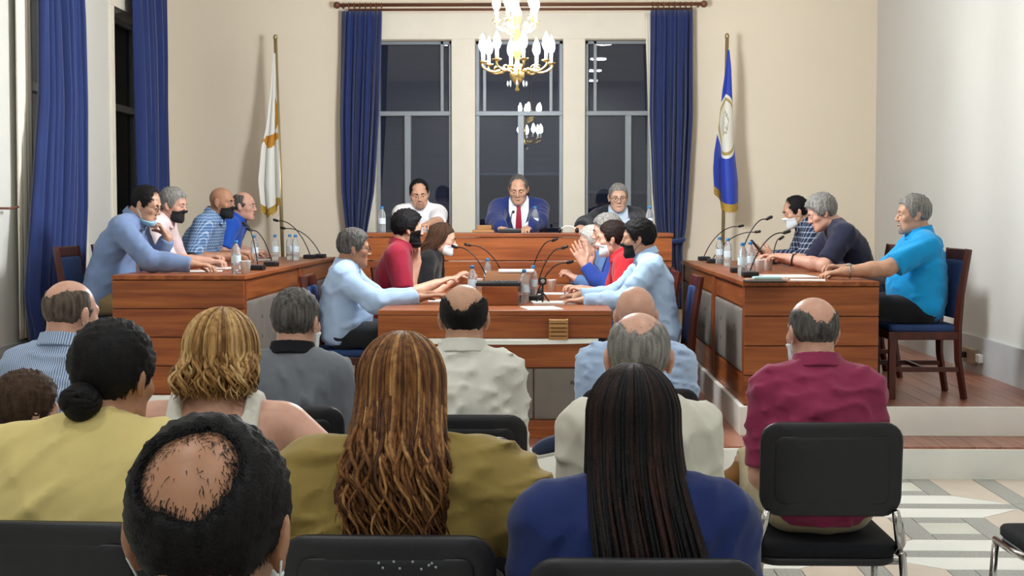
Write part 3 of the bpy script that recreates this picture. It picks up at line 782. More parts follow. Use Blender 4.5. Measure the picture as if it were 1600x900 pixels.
B_PROF = [(.028, 0), (.031, .006), (.031, .05), (.029, .055), (.031, .06), (.031, .10), (.029, .105), (.031, .11), (.031, .14), (.026, .165), (.013, .188), (.0125, .2)]
b_me = MB().lathe(B_PROF, n=18).mesh('bottle_body', True); b_me.materials.append(M_bottle)
c_me = MB().lathe([(.0145, .196), (.0145, .214), (.012, .217)], n=14).mesh('cap', True); c_me.materials.append(M_cap)
l_me = MB().lathe([(.0314, .07), (.0316, .071), (.0316, .118), (.0314, .119)], n=18).mesh('paper_label', True); l_me.materials.append(mat('bottle_label', '#cfdfe8', .5, .1, (40, 40, 40)))
def bottle(label, p, group, s=1.0):
    e = tag(empty('water_bottle', p), label, 'bottle', group); e.scale = (s, s, s)
    for n, me in (('bottle_body', b_me), ('cap', c_me), ('paper_label', l_me)):
        o = bpy.data.objects.new(n, me); COL.objects.link(o); o.parent = e
BL, BM_, BR, BH = 'water bottles on the left desks', 'water bottles on the central table', 'water bottles on the right desks', 'water bottles on the head desk'
for p, l, g in [
    ((-1.993, 9.069, 1.115), 'water bottle nearest the audience on the left wing desk', BL), ((-2.354, 11.407, 1.115), 'water bottle behind the gooseneck stems on the left wing desk', BL),
    ((-2.248, 11.728, 1.115), 'single water bottle in the middle of the left wing desks', BL), ((-2.155, 11.896, 1.115), 'left bottle of the far pair on the left wing desks', BL), ((-2.077, 11.732, 1.115), 'right bottle of the far pair on the left wing desks', BL),
    ((-0.491, 9.624, 0.935), 'water bottle beside the maroon polo man\'s hand', BM_), ((-0.448, 11.192, 0.935), 'water bottle left of the sloped board', BM_), ((-0.126, 8.937, 0.935), 'water bottle nearest the audience, right of the wooden stand', BM_),
    ((-0.074, 9.633, 0.935), 'water bottle second from the front, right of the wooden stand', BM_), ((0.000, 11.408, 0.935), 'tall water bottle right of the white paper stack', BM_), ((-0.144, 11.729, 0.935), 'water bottle directly behind the sloped board', BM_),
    ((1.425, 11.474, 1.100), 'leftmost water bottle on the right wing desks', BR), ((1.419, 10.908, 1.100), 'second water bottle from the left on the right wing desks', BR), ((1.293, 9.203, 1.100), 'water bottle nearest the audience on the right wing desk', BR), ((1.402, 9.605, 1.100), 'water bottle beside the two white cups on the right wing desk', BR),
    ((-1.357, 11.782, 1.350), 'water bottle at the left end of the head desk', BH), ((-0.075, 11.811, 1.350), 'water bottle beside the man in the navy suit', BH), ((0.854, 11.425, 1.350), 'water bottle at the right end of the head desk', BH)]:
    bottle(l, p, g)
cup_me = MB().lathe([(.026, 0), (.034, .082), (.036, .084), (.034, .085), (.025, .006)], n=18).mesh('plastic_cup', True); cup_me.materials.append(M_whitep)
for p, l in [((-1.931, 9.071, 1.115), 'white plastic cup beside the tall bottle on the left wing desk'), ((-0.489, 10.525, 0.935), 'white plastic cup on the central table beside the woman in black'), ((0.057, 10.361, 0.935), 'white plastic cup on the central table before the red polo man'),
             ((1.500, 9.820, 1.100), 'left white plastic cup on the right wing desk'), ((1.593, 10.045, 1.100), 'right white plastic cup on the right wing desk')]:
    o = bpy.data.objects.new('plastic_cup', cup_me); COL.objects.link(o); o.location = p; tag(o, l, 'cup', 'white plastic cups')
def sheets(label, p, w, d, rz, n=1, m=None, cat='paper'):
    o = MB().box((-w/2, -d/2, 0), (w/2, d/2, .0012*n + .001)).build('paper_sheet' if n < 6 else 'paper_pile', m or M_paper)
    o.location = p; o.rotation_euler = (0, 0, rz); return tag(o, label, cat, 'papers on the desks')
sheets('white sheet of paper before the man in the blue shirt on the left desk', (-2.330, 9.472, 1.115), .3, .21, .2, 2)
sheets('white sheet of paper beside the tall bottle on the left desk', (-2.317, 10.041, 1.115), .21, .3, -.2, 2)
sheets('paper sheet before the man in the checked shirt on the left desk', (-2.416, 11.890, 1.115), .3, .21, .1, 2)
sheets('white paper pile under the light blue shirt man\'s hands', (0.074, 8.941, 0.935), .3, .22, .1, 8)
sheets('paper sheet with blue heading before the red polo man', (0.101, 10.027, 0.935), .3, .21, -.1, 2, mat('printed_sheet', '#c9dcea', .7, .25, (30, 60, 30)))
sheets('paper sheet nearer the wooden stand on the central table', (-0.015, 8.451, 0.935), .21, .3, .2, 3)
sheets('white paper sheet before the man in the turquoise polo', (1.581, 9.114, 1.100), .3, .4, .1, 3)
sheets('second white paper sheet under the turquoise polo man\'s hand', (1.602, 8.585, 1.100), .21, .18, -.2, 2)
sheets('paper sheet at the far left of the maroon polo man\'s hand', (-0.607, 9.192, 0.935), .3, .21, .1, 2)
fm = tag(empty('folded_mask', (1.366, 8.663, 1.100)), 'pale blue face mask lying on the right wing desk', 'mask')
MB().panel(rrect(.17, .09, .01), 0, .012, lambda u, v, w: (u, v, w + .012*math.cos(u*14)*(w > .002))).build('mask_sheet', mat('mask_teal', '#a9cfd0', .8), fm, True)
for s in (-1, 1): MB().tube(bez((s*.08, .03, .006), (s*.15, .05, .004), (s*.15, -.05, .004), (s*.08, -.03, .006), 10), .0015, 5).build('ear_loop', M_paper, fm, True)
nb = tag(MB().box((-.12, -.07, 0), (.12, .07, .01), .003).build('notebook', M_mic), 'flat black notebook at the edge of the right wing desk', 'notebook'); nb.location = (1.304, 8.335, 1.100)
# wooden box and headset on the head desk
wb = tag(empty('wooden_case', (-0.499, 11.802, 1.350)), 'stepped pale wooden case on the head desk left of the suited man', 'case')
MB().box((-.10, -.06, 0), (.10, .06, .022), .004).build('case_base', M_lightwood, wb); MB().box((-.062, -.045, .022), (.062, .045, .06), .004).build('case_lid', M_lightwood, wb)
hsx = tag(empty('headset', (0.197, 11.410, 1.350)), 'small dark and white headset lying on the head desk', 'headset')
MB().tube([(.07*math.cos(t), .0, .006 + .05*math.sin(t)) for t in np.linspace(0, PI, 14)], .005, 8).build('headband', M_whitep, hsx, True)
for s in (-1, 1): MB().sphere((s*.07, 0, .022), (.016, .025, .022)).build('ear_cup', M_mic, hsx, True)
# small tripod camera on the central table
tp = tag(empty('mini_tripod', (-0.008, 8.939, 0.935)), 'small black desk tripod with camera among the papers', 'tripod')
for k in range(3):
    a = k*2*PI/3 + .5
    MB().tube([(0, 0, .07), (.05*math.cos(a), .05*math.sin(a), .004)], .005, 6).build('leg', M_mic, tp, True)
MB().tube([(0, 0, .06), (0, 0, .12)], .006, 8).build('column', M_mic, tp, True)
MB().box((-.022, -.02, .12), (.022, .02, .165), .004).build('camera_head', M_mic, tp)
MB().lathe([(.014, 0), (.014, .02), (.01, .022)], n=12).build('lens', M_chrome, tp).matrix_local = Matrix.Translation((0, -.02, .143)) @ Matrix.Rotation(PI/2, 4, 'X')

# ================================================================== PEOPLE
A3 = lambda *v: np.array(v, float)
def nrm(v):
    v = np.asarray(v, float); return v / (np.linalg.norm(v) + 1e-9)
def rotx(a): c, s = math.cos(a), math.sin(a); return np.array([[1,0,0],[0,c,-s],[0,s,c]])
def roty(a): c, s = math.cos(a), math.sin(a); return np.array([[c,0,s],[0,1,0],[-s,0,c]])
def rotz(a): c, s = math.cos(a), math.sin(a); return np.array([[c,-s,0],[s,c,0],[0,0,1]])

def axis_pts(lo, hi, h, fine):
    out = [lo]; p = lo
    while p < hi:
        st = h
        for a, b, hf in fine:
            if a - hf <= p <= b: st = min(st, hf)
            elif p < a < p + st: st = max(a - p, hf * .5)
        p += st; out.append(p)
    return np.array(out, np.float32)

class Field:
    """Smooth union of round cones and ellipsoids on a grid, meshed with surface nets."""
    def __init__(s, lo, hi, h, fine=()):
        s.ax = [axis_pts(lo[i], hi[i], h, [(f[0][i], f[1][i], f[2]) for f in fine]) for i in range(3)]
        s.D = np.full([len(a) for a in s.ax], .25, np.float32)
    def sub(s, lo, hi):
        I = []
        for i in range(3):
            a, b = np.searchsorted(s.ax[i], lo[i]), np.searchsorted(s.ax[i], hi[i])
            if b <= a: return None
            I.append(slice(a, b))
        return tuple(I), s.ax[0][I[0]][:, None, None], s.ax[1][I[1]][None, :, None], s.ax[2][I[2]][None, None, :]
    def add(s, p, k=.02, inf=0.0, op='u'):
        m = k + .03 + max(inf, 0)
        if p[0] == 'c':
            _, a, b, ra, rb, n, fl = p
            R = max(ra, rb) + m
            g = s.sub(np.minimum(a, b) - R, np.maximum(a, b) + R)
            if g is None: return
            I, X, Y, Z = g
            d = b - a; dd = d @ d + 1e-9
            x, y, z = X - a[0], Y - a[1], Z - a[2]
            t = np.clip((x*d[0] + y*d[1] + z*d[2]) / dd, 0, 1)
            x = x - t*d[0]; y = y - t*d[1]; z = z - t*d[2]
            q = x*x + y*y + z*z
            if n is not None:
                vn = x*n[0] + y*n[1] + z*n[2]; q = q + vn*vn*(1/fl**2 - 1)
            v = np.sqrt(q) - (ra + (rb - ra)*t) - inf
        else:
            _, c, r, R = p
            r = np.asarray(r, float) + inf
            e = np.abs(R) @ r + m
            g = s.sub(c - e, c + e)
            if g is None: return
            I, X, Y, Z = g
            x, y, z = X - c[0], Y - c[1], Z - c[2]
            a = (R[0,0]*x + R[1,0]*y + R[2,0]*z); b = (R[0,1]*x + R[1,1]*y + R[2,1]*z); w = (R[0,2]*x + R[1,2]*y + R[2,2]*z)
            k0 = np.sqrt((a/r[0])**2 + (b/r[1])**2 + (w/r[2])**2)
            k1 = np.sqrt((a/r[0]**2)**2 + (b/r[1]**2)**2 + (w/r[2]**2)**2) + 1e-6
            v = k0*(k0 - 1)/k1
        A = s.D[I]
        if op == 'u':
            h = np.clip(.5 + .5*(v - A)/k, 0, 1); s.D[I] = v*(1-h) + A*h - k*h*(1-h)
        else:
            v = -v; h = np.clip(.5 - .5*(v - A)/k, 0, 1); s.D[I] = v*(1-h) + A*h + k*h*(1-h)
    def grid(s): return s.ax[0][:, None, None], s.ax[1][None, :, None], s.ax[2][None, None, :]
    def cut(s, fn):
        """Keep only where fn(X,Y,Z) < 0."""
        s.D = np.maximum(s.D, fn(*s.grid()).astype(np.float32))
    def mesh(s, name):
        D = s.D; D[0] = D[-1] = .1; D[:, 0] = D[:, -1] = .1; D[:, :, 0] = D[:, :, -1] = .1
        ins = D < 0
        nx, ny, nz = D.shape
        cnt = np.zeros((nx-1, ny-1, nz-1), np.int8)
        for i in (0, 1):
            for j in (0, 1):
                for k in (0, 1): cnt += ins[i:nx-1+i, j:ny-1+j, k:nz-1+k]
        act = (cnt > 0) & (cnt < 8)
        ii, jj, kk = np.nonzero(act); N = len(ii)
        idx = np.full(act.shape, -1, np.int32); idx[ii, jj, kk] = np.arange(N)
        P = np.zeros((N, 3)); W = np.zeros(N)
        ax = s.ax
        for d in range(3):
            for o1 in (0, 1):
                for o2 in (0, 1):
                    o = [0, 0, 0]; oo = [x for x in range(3) if x != d]
                    o[oo[0]] = o1; o[oo[1]] = o2
                    a = (ii + o[0], jj + o[1], kk + o[2]); o2_ = list(o); o2_[d] += 1
                    b = (ii + o2_[0], jj + o2_[1], kk + o2_[2])
                    va, vb = D[a], D[b]; m = (va < 0) != (vb < 0)
                    t = np.where(m, va / np.where(m, va - vb, 1), 0)
                    for e in range(3):
                        pa, pb = ax[e][a[e]], ax[e][b[e]]
                        P[:, e] += np.where(m, pa + (pb - pa)*t, 0)
                    W += m
        P /= W[:, None]
        Q = []
        for d in range(3):
            e1, e2 = [(1, 2), (2, 0), (0, 1)][d]
            sl0 = [slice(1, -1)]*3; sl1 = [slice(1, -1)]*3
            sl0[d] = slice(0, -1); sl1[d] = slice(1, None)
            A_, B_ = ins[tuple(sl0)], ins[tuple(sl1)]
            c = np.nonzero(A_ != B_); 
            if len(c[0]) == 0: continue
            flip = A_[c]
            g = [c[i] + (0 if i == d else 1) for i in range(3)]
            def cell(o1, o2):
                h = list(g); h[e1] = h[e1] - o1; h[e2] = h[e2] - o2
                return idx[h[0], h[1], h[2]]
            q = np.stack([cell(1, 1), cell(0, 1), cell(0, 0), cell(1, 0)], 1)
            q[~flip] = q[~flip][:, ::-1]
            Q.append(q)
        return fast_mesh(name, P, np.concatenate(Q))

def cone(a, b, ra, rb, n=None, fl=1): return ('c', np.asarray(a, float), np.asarray(b, float), ra, rb, None if n is None else np.asarray(n, float), fl)
def ell(c, r, R=np.eye(3)): return ('e', np.asarray(c, float), r, R)

def wrinkle(seed, freq, amp, stretch=(1, 1, 1)):
    r = np.random.default_rng(seed); K = r.normal(size=(5, 3)) * freq * np.array(stretch); ph = r.uniform(0, 6, 5)
    def f(X, Y, Z):
        w = .8*np.sin(X*K[3,0] + Y*K[3,1] + Z*K[3,2] + ph[3]) + .8*np.sin(X*K[4,0]*.6 + Y*K[4,1]*.6 + Z*K[4,2]*.6 + ph[4])
        o = 0
        for i in range(3): o = o + (np.abs(np.sin(.5*(X*K[i,0] + Y*K[i,1] + Z*K[i,2] + ph[i] + 1.4*w))) - .6)
        return np.minimum(o * amp / 1.5, .0025)
    return f

# ---- colours of skin, hair and cloth
def skin(name, hx): return mat('skin_' + name, hx, .42, .10, (25, 25, 25), spec=.35)
SK = {'fair': skin('fair', '#d0a48d'), 'mid': skin('mid', '#c0937a'), 'tan': skin('tan', '#a87a60'), 'pink': skin('pink', '#cc9c88'), 'pale': skin('pale', '#d6ab96')}
def hairm(name, a, b): return mat('hair_' + name, a, .62, 0, (90, 90, 12), hex2=b, bump=.35, bscale=260, spec=.18)
HR = {'black': hairm('black', '#08070a', '#171417'), 'darkbrown': hairm('darkbrown', '#140c0b', '#291914'), 'brown': hairm('brown', '#2c1f18', '#4d392b'),
      'grey': hairm('grey', '#5f5d5b', '#9a9792'), 'salt': hairm('salt', '#2f2d2d', '#6b6865'), 'white': hairm('white', '#a09c96', '#d2cec8'),
      'blond': hairm('blond', '#7a5430', '#c39a62'), 'honey': hairm('honey', '#4a2c18', '#8a5c34'), 'honey2': hairm('honey2', '#7a5230', '#b98b58'), 'honey3': hairm('honey3', '#38221a', '#5d3b26'), 'blond2': hairm('blond2', '#a98556', '#d3b380'), 'blond3': hairm('blond3', '#563a22', '#8a653c'), 'auburn': hairm('auburn', '#1b0f0d', '#34201b'), 'stubble': hairm('stubble', '#7d6253', '#a98470'), 'gstubble': hairm('gstubble', '#7c6f68', '#b3a49b'), 'thin': hairm('thin', '#3b332d', '#6f6258')}
def cloth(name, hx, rough=.85, var=.08): return mat('cloth_' + name, hx, rough, var, (7, 7, 7), bump=.12, bscale=450, spec=.2, sheen=.15)
def pattern_cloth(name, base, line, kind, sx, sy=None, width=.3):
    """Woven stripes or checks in the cloth."""
    m = bpy.data.materials.new('cloth_' + name); m.use_nodes = True
    nt = m.node_tree; b = nt.nodes['Principled BSDF']; b.inputs['Roughness'].default_value = .85; b.inputs['Specular IOR Level'].default_value = .2
    tc = nd(nt, 'ShaderNodeTexCoord'); sp = nd(nt, 'ShaderNodeSeparateXYZ'); nt.links.new(tc.outputs['Object'], sp.inputs[0])
    def band(out, fr):
        a = nd(nt, 'ShaderNodeMath', operation='MULTIPLY'); nt.links.new(out, a.inputs[0]); a.inputs[1].default_value = fr
        f = nd(nt, 'ShaderNodeMath', operation='FRACT'); nt.links.new(a.outputs[0], f.inputs[0])
        l = nd(nt, 'ShaderNodeMath', operation='LESS_THAN'); nt.links.new(f.outputs[0], l.inputs[0]); l.inputs[1].default_value = width
        return l.outputs[0]
    if kind == 'stripe':
        ad = nd(nt, 'ShaderNodeMath', operation='ADD'); nt.links.new(sp.outputs[0], ad.inputs[0]); ad.inputs[1].default_value = 10
        fac = band(ad.outputs[0], sx)
    else:
        s1 = nd(nt, 'ShaderNodeMath', operation='ADD'); nt.links.new(sp.outputs[0], s1.inputs[0]); nt.links.new(sp.outputs[1], s1.inputs[1])
        s2 = nd(nt, 'ShaderNodeMath', operation='ADD'); nt.links.new(s1.outputs[0], s2.inputs[0]); s2.inputs[1].default_value = 10
        mxm = nd(nt, 'ShaderNodeMath', operation='ADD'); nt.links.new(band(s2.outputs[0], sx), mxm.inputs[0]); nt.links.new(band(sp.outputs[2], sy or sx), mxm.inputs[1])
        hf = nd(nt, 'ShaderNodeMath', operation='MULTIPLY'); nt.links.new(mxm.outputs[0], hf.inputs[0]); hf.inputs[1].default_value = .5
        fac = hf.outputs[0]
    mx = nd(nt, 'ShaderNodeMix', data_type='RGBA'); mx.inputs['A'].default_value = (*lin(base), 1); mx.inputs['B'].default_value = (*lin(line), 1)
    nt.links.new(fac, mx.inputs['Factor']); nt.links.new(mx.outputs['Result'], b.inputs['Base Color'])
    return m
M_shoe = mat('shoe_dark', '#1f1b1a', .4, .1); M_sole = mat('shoe_sole', '#c9c6be', .7, .05)
M_mask_b = mat('mask_black', '#15161a', .8, .1); M_mask_w = mat('mask_white', '#dfe6ea', .75, .04); M_mask_l = mat('mask_blue', '#8fb9d3', .75, .05)
M_frame = mat('spectacle_frame', '#1a1718', .35); M_eyew = mat('eye_white', '#cfc4ba', .3, .02); M_iris = mat('iris', '#22150f', .2); M_lip = mat('lips', '#9d5f50', .5, .05)
M_watch = mat('watch_metal', '#a9a9a4', .25, .05, metal=.8); M_strap = mat('watch_strap', '#22252c', .5)

CR_C, CR_R = A3(0, -.012, .03), A3(.077, .097, .088)      # cranium in the head frame
HAIRLINE = ([-.12, -.07, -.045, -.02, .02, .035, .05, .07, .09], [-.075, -.07, -.055, -.005, -.012, .02, .055, .072, .082])
def sstep(a, b, x):
    t = np.clip((x - a)/(b - a), 0, 1); return t*t*(3 - 2*t)
def hair_mask(style, p):
    """Density 0..1 for points p (n,3) of the cranium."""
    x, y, z = p[:, 0], p[:, 1], p[:, 2]
    m = sstep(-.008, .008, z - np.interp(y, *HAIRLINE))
    m = m * (1 - sstep(.058, .066, y) * (1 - sstep(.06, .075, z)))
    if style == 'full': return m
    if style == 'receding': return m * (1 - sstep(.02, .055, y) * sstep(.05, .08, z) * (1 - .25*sstep(.0, .03, .03 - np.abs(x))))
    if style.startswith('fringe'):                       # bald on top and in front, hair round the back and sides
        bz = float(style.split(':')[1]) if ':' in style else .03
        top = sstep(bz - .022, bz + .024, z + .15*np.clip(y, -.1, .1) - .062*(np.abs(x)/.07)**2 + .005*np.sin(60*x + 9) + .004*np.sin(150*x) + .003*np.sin(230*x + 2))
        fr = sstep(.0, .03, y) * sstep(.02, .04, z)
        return m * (1 - top) * (1 - fr)
    if style == 'crown':                        # bald patch on the crown, thin in front
        d = np.sqrt((x/.037)**2 + ((y + .090)/.040)**2 + ((z - .064)/.037)**2) + .10*np.sin(90*x + 3) + .08*np.sin(70*y + 50*x)
        return m * np.clip(sstep(.7, 1.7, d), .035, 1) * (1 - .45*sstep(-.03, .03, y)*sstep(.08, .11, z))
    if style == 'sparse': return m * (.25 + .2*np.sin(40*x)) * (1 - .9*sstep(.07, .10, z))
    if style == 'shaved': return m * .22
    return m

def make_hair(o_name, style, thick, n_str, length, matl, T, hs, parent, seed, width=.0011, lift=.35, curl=0.0):
    """Scalp cap following the hairline plus fine strands, one mesh."""
    r = np.random.default_rng(seed); mb = MB()
    nu, nv = 56, 36
    th = np.linspace(.03, PI - .35, nv)[:, None]; ph = np.linspace(0, 2*PI, nu, endpoint=False)[None, :]
    d = np.stack([np.sin(th)*np.cos(ph), np.sin(th)*np.sin(ph), np.cos(th) + 0*ph], -1).reshape(-1, 3)
    rad = 1 / np.linalg.norm(d / CR_R, axis=1)
    p = CR_C + d*rad[:, None]
    m = hair_mask(style, p)
    full = sstep(.5, .98, m)
    bumpy = (.06 if style == 'crown' else .15)*np.sin(d[:, 0]*61 + 5*d[:, 2] + seed)*np.sin(d[:, 1]*53 + 3) + .12*np.sin(d[:, 0]*23 + d[:, 1]*17 + seed) + .10*np.sin(d[:, 2]*31 - d[:, 0]*13) + .08*np.sin(d[:, 1]*47 + d[:, 0]*41)
    vol = 1 + .35*sstep(.03, .1, p[:, 2])
    cap = CR_C + d*(rad - .010 + (thick*vol*(1 + bumpy) + .010)*full)[:, None]
    q = [(i*nu+j, (i+1)*nu+j, (i+1)*nu+(j+1) % nu, i*nu+(j+1) % nu) for i in range(nv-1) for j in range(nu)]
    cap = np.concatenate([cap, [CR_C + A3(0, 0, CR_R[2]) + A3(0, 0, 1)*(-.010 + (thick*1.35 + .010)*full[:nu].mean())]])
    t = [(len(cap)-1, j, (j+1) % nu) for j in range(nu)]
    mb.add(cap, q, t)
    # strands
    d = r.normal(size=(n_str*3, 3)); d /= np.linalg.norm(d, axis=1)[:, None]
    rad = 1 / np.linalg.norm(d / CR_R, axis=1); p = CR_C + d*rad[:, None]
    keep = r.uniform(size=len(p)) < hair_mask(style, p)
    d, p, rad = d[keep][:n_str], p[keep][:n_str], rad[keep][:n_str]
    mm = sstep(.45, .85, hair_mask(style, p))
    root = CR_C + d*(rad + (thick*.75)*mm - .002)[:, None]
    N = d / CR_R; N /= np.linalg.norm(N, axis=1)[:, None]
    flow = root - A3(0, -.055, .125)
    flow = flow + r.normal(size=flow.shape)*(.025 + curl)
    flow -= N*np.sum(flow*N, axis=1)[:, None]; flow /= np.linalg.norm(flow, axis=1)[:, None] + 1e-6
    side = np.cross(N, flow)
    L = length*r.uniform(.5, 1.1, len(p))[:, None]; w = width*r.uniform(.7, 1.3, len(p))[:, None]
    mid = root + flow*L*.5 + N*L*lift*.45; tip = root + flow*L*(1 - .1*lift) + N*L*lift*.35 + side*L*.15*r.normal(size=(len(p), 1))
    co = np.concatenate([root - side*w, root + side*w, mid - side*w*.8, mid + side*w*.8, tip]); n = len(p); k = np.arange(n)
    mb.add(co, np.stack([k, k+n, k+3*n, k+2*n], 1), np.stack([k+2*n, k+3*n, k+4*n], 1))
    co = np.concatenate(mb.v)
    mb.v = [T(co)]
    return mb.build(o_name, matl, parent, True)

def make_locks(paths, radii, mats, T, parent, name='hair', nseg=5, extra=None, seed=0):
    mb = MB(); r = np.random.default_rng(seed); iq, it = [], []
    for pts, rr in zip(paths, radii):
        mb.tube(pts, rr, nseg); k = int(r.integers(len(mats)))
        iq.append(np.full(len(mb.q[-1]), k)); it.append(np.full(len(mb.t[-1]), k))
    if extra is not None:
        extra(mb); iq.append(np.zeros(len(mb.q[-1]), int))
    mb.v = [T(np.concatenate(mb.v))]
    o = mb.build(name, mats[0], parent, True)
    for m in mats[1:]: o.data.materials.append(m)
    o.data.polygons.foreach_set('material_index', np.concatenate(iq + it).astype(np.int32))
    return o

def person(label, head, rz, fz, o):
    """head: world point of the head centre; fz: height of the floor; o: options."""
    g = o.get
    seed = g('seed', abs(hash(label)) % 1000 if False else sum(map(ord, label)) % 997)
    fem = g('fem', False); hs = g('hs', .955 if fem else 1.0); bw = g('bw', .93 if fem else 1.03); sw = g('sw', .9 if fem else 1.0); belly = g('belly', 1.0)
    s = g('size', 1.0)
    lean, lean2 = math.radians(g('lean', 5)), math.radians(g('lean2', g('lean', 5) + 6)); side = math.radians(g('side', 0)); twist = math.radians(g('twist', 0))
    hy, hp, hr = (math.radians(a) for a in g('look', (0, 8, 0)))       # yaw (left +), pitch (down +), roll
    Rh = rotz(hy) @ rotx(-hp) @ roty(hr)
    u1 = nrm(A3(math.sin(side), math.sin(lean), math.cos(lean))); u2 = nrm(A3(math.sin(side), math.sin(lean2), math.cos(lean2)))
    r2 = rotz(twist) @ A3(1, 0, 0); r2 = nrm(r2 - u2*(r2 @ u2)); f2 = np.cross(u2, r2); f1 = np.cross(u1, A3(1, 0, 0)) ; f1 = nrm(f1)
    seat = g('seat', .462)
    hz = seat + .092*s
    un = nrm(u2 + A3(0, g('poke', .25), .25))
    def chain(k):
        p0 = A3(0, 0, hz + .01); p1 = p0 + u1*.215*s*k; p2 = p1 + u2*.235*s*k
        nt_ = p2 + un*.075*s; hc = nt_ + Rh @ A3(0, .022, .068)*hs
        return p0, p1, p2, nt_, hc
    hw = np.asarray(head, float)
    k = 1.0
    for _ in range(8):
        p0, p1, p2, ntop, hc = chain(k); k *= 1 + ((hw[2] - fz) - hc[2]) / (.45*s)
        k = min(max(k, .78), 1.25)
    p0, p1, p2, ntop, hc = chain(k)
    Rz = rotz(rz)
    org = hw - Rz @ hc; org[2] = fz
    if '-v' in g('dbg', ''): print(label, k)
    e = tag(empty('person', tuple(org), rz), label, 'person', g('group'))
    loc = lambda w: Rz.T @ (np.asarray(w, float) - org)         # world -> local
    person.last = (org, rz, hc[2] + fz - hw[2])
    # ---- arms
    l1, l2 = .285*s, .25*s
    arms = []
    for i, sd in enumerate((-1, 1)):                           # left, right
        S = p2 - u2*.05*s + r2*sd*.168*sw*s + f2*.005
        a = g('armL' if sd < 0 else 'armR', None)
        if a is None: a = dict(l=(sd*.16, .30, seat + .20))
        W = loc(a['w']) if 'w' in a else np.asarray(a['l'], float)
        v = W - S; D = np.linalg.norm(v)
        if D > (l1 + l2)*.985: W = S + v/D*(l1 + l2)*.985; D = (l1 + l2)*.985
        x = (l1*l1 - l2*l2 + D*D) / (2*D); hgt = math.sqrt(max(l1*l1 - x*x, 0))
        pole = np.asarray(a.get('pole', (sd*.5, -.45, -1)), float); n_ = nrm(v); pole = nrm(pole - n_*(pole @ n_))
        E = S + n_*x + pole*hgt
        fd = nrm(Rz.T @ np.asarray(a['dir'], float)) if 'dir' in a else nrm(nrm(W - E) + A3(0, 0, -.0))
        pn = np.asarray(a.get('palm', (0, 0, -1)), float)
        if a.get('palm_w') is not None: pn = Rz.T @ np.asarray(a['palm_w'], float)
        pn = nrm(pn - fd*(pn @ fd))
        arms.append((sd, S, E, W, fd, pn, a.get('curl', .35), a))
    # ---- prims
    R1 = np.stack([A3(1, 0, 0), np.cross(u1, A3(1, 0, 0)), u1], 1); R2 = np.stack([r2, f2, u2], 1)
    b = s
    torso = [(ell(p0 + A3(0, -.012, .0), A3(.172*bw, .128, .112)*b, R1), .05),
             (ell(p0 + u1*.12*k*s + f1*(.005 + .05*(belly - 1)), A3(.150*bw*(1 + .3*(belly-1)), .113*belly, .155)*b, R1), .06),
             (ell(p1 + u2*.07*k*s - f2*.004, A3(.166*bw*sw, .116, .175)*b, R2), .06),
             (cone(p2 - u2*.065*s - r2*.125*sw*s, p2 - u2*.065*s + r2*.125*sw*s, .072*b, .072*b, f2, .9), .06),
             (cone(p2 + un*.01, p2 - u2*.03*s - r2*.14*sw*s, .052*b, .052*b), .045), (cone(p2 + un*.01, p2 - u2*.03*s + r2*.14*sw*s, .052*b, .052*b), .045)]
    if fem:
        for sd in (-1, 1): torso.append((ell(p1 + u2*.06*s + r2*sd*.072 + f2*.085, A3(.062, .052, .06)), .04))
    ar = g('arm', .95 if fem else 1.1)*s
    armp = [[(cone(S, E, .055*ar, .043*ar), .035), (cone(E, E + (W-E)*.35, .043*ar, .042*ar), .02), (cone(E + (W-E)*.35, W, .042*ar, .028*ar), .02)] for sd, S, E, W, *_ in arms]
    hands = []
    hk = (.94 if fem else 1.04)*s
    for sd, S, E, W, fd, pn, cu, a in arms:
        th = np.cross(fd, pn) if sd > 0 else np.cross(pn, fd)
        H = [(cone(W, W + fd*.03*hk, .027*hk, .030*hk, pn, .7), .015), (cone(W + fd*.03*hk + th*.012*hk, W + fd*.085*hk + th*.018*hk, .026*hk, .024*hk, pn, .55), .012), (cone(W + fd*.03*hk - th*.010*hk, W + fd*.08*hk - th*.018*hk, .025*hk, .022*hk, pn, .55), .012)]
        for i in range(4):
            Lf = (.070, .078, .073, .058)[i]*hk
            B = W + fd*(.09, .094, .09, .082)[i]*hk + th*(.032 - .0215*i)*hk
            dr = nrm(fd + th*(.10 - .07*i)); c = cu*(1 + .12*i); P0 = B; rr = (.0094, .0096, .0092, .008)[i]*hk
            for sg, (fl_, an) in enumerate(((.45, .5), (.30, 1.25), (.25, .9))):
                an = an*c
                dr = nrm(dr*math.cos(an) + nrm(pn - dr*(pn @ dr))*math.sin(an)); P1 = P0 + dr*Lf*fl_
                H.append((cone(P0, P1, rr*(1 - .07*sg), rr*(1 - .07*(sg+1))), .004)); P0 = P1
        T0 = W + fd*.022*hk + th*.024*hk; d1 = nrm(fd*.75 + th*.75 + pn*.3); T1 = T0 + d1*.042*hk; d2 = nrm(fd*.95 + th*.25 + pn*(.25 + .5*cu)); T2 = T1 + d2*.032*hk; T3 = T2 + nrm(d2 + pn*.4*cu)*.024*hk
        H += [(cone(T0, T1, .016*hk, .0125*hk), .01), (cone(T1, T2, .0115*hk, .0105*hk), .004), (cone(T2, T3, .0105*hk, .0085*hk), .004)]
        hands.append(H)
    # ---- head prims
    X = lambda p: hc + (Rh @ np.asarray(p, float).T).T*hs
    xr = lambda r: np.asarray(r)*hs
    fat = g('fat', 1.0)
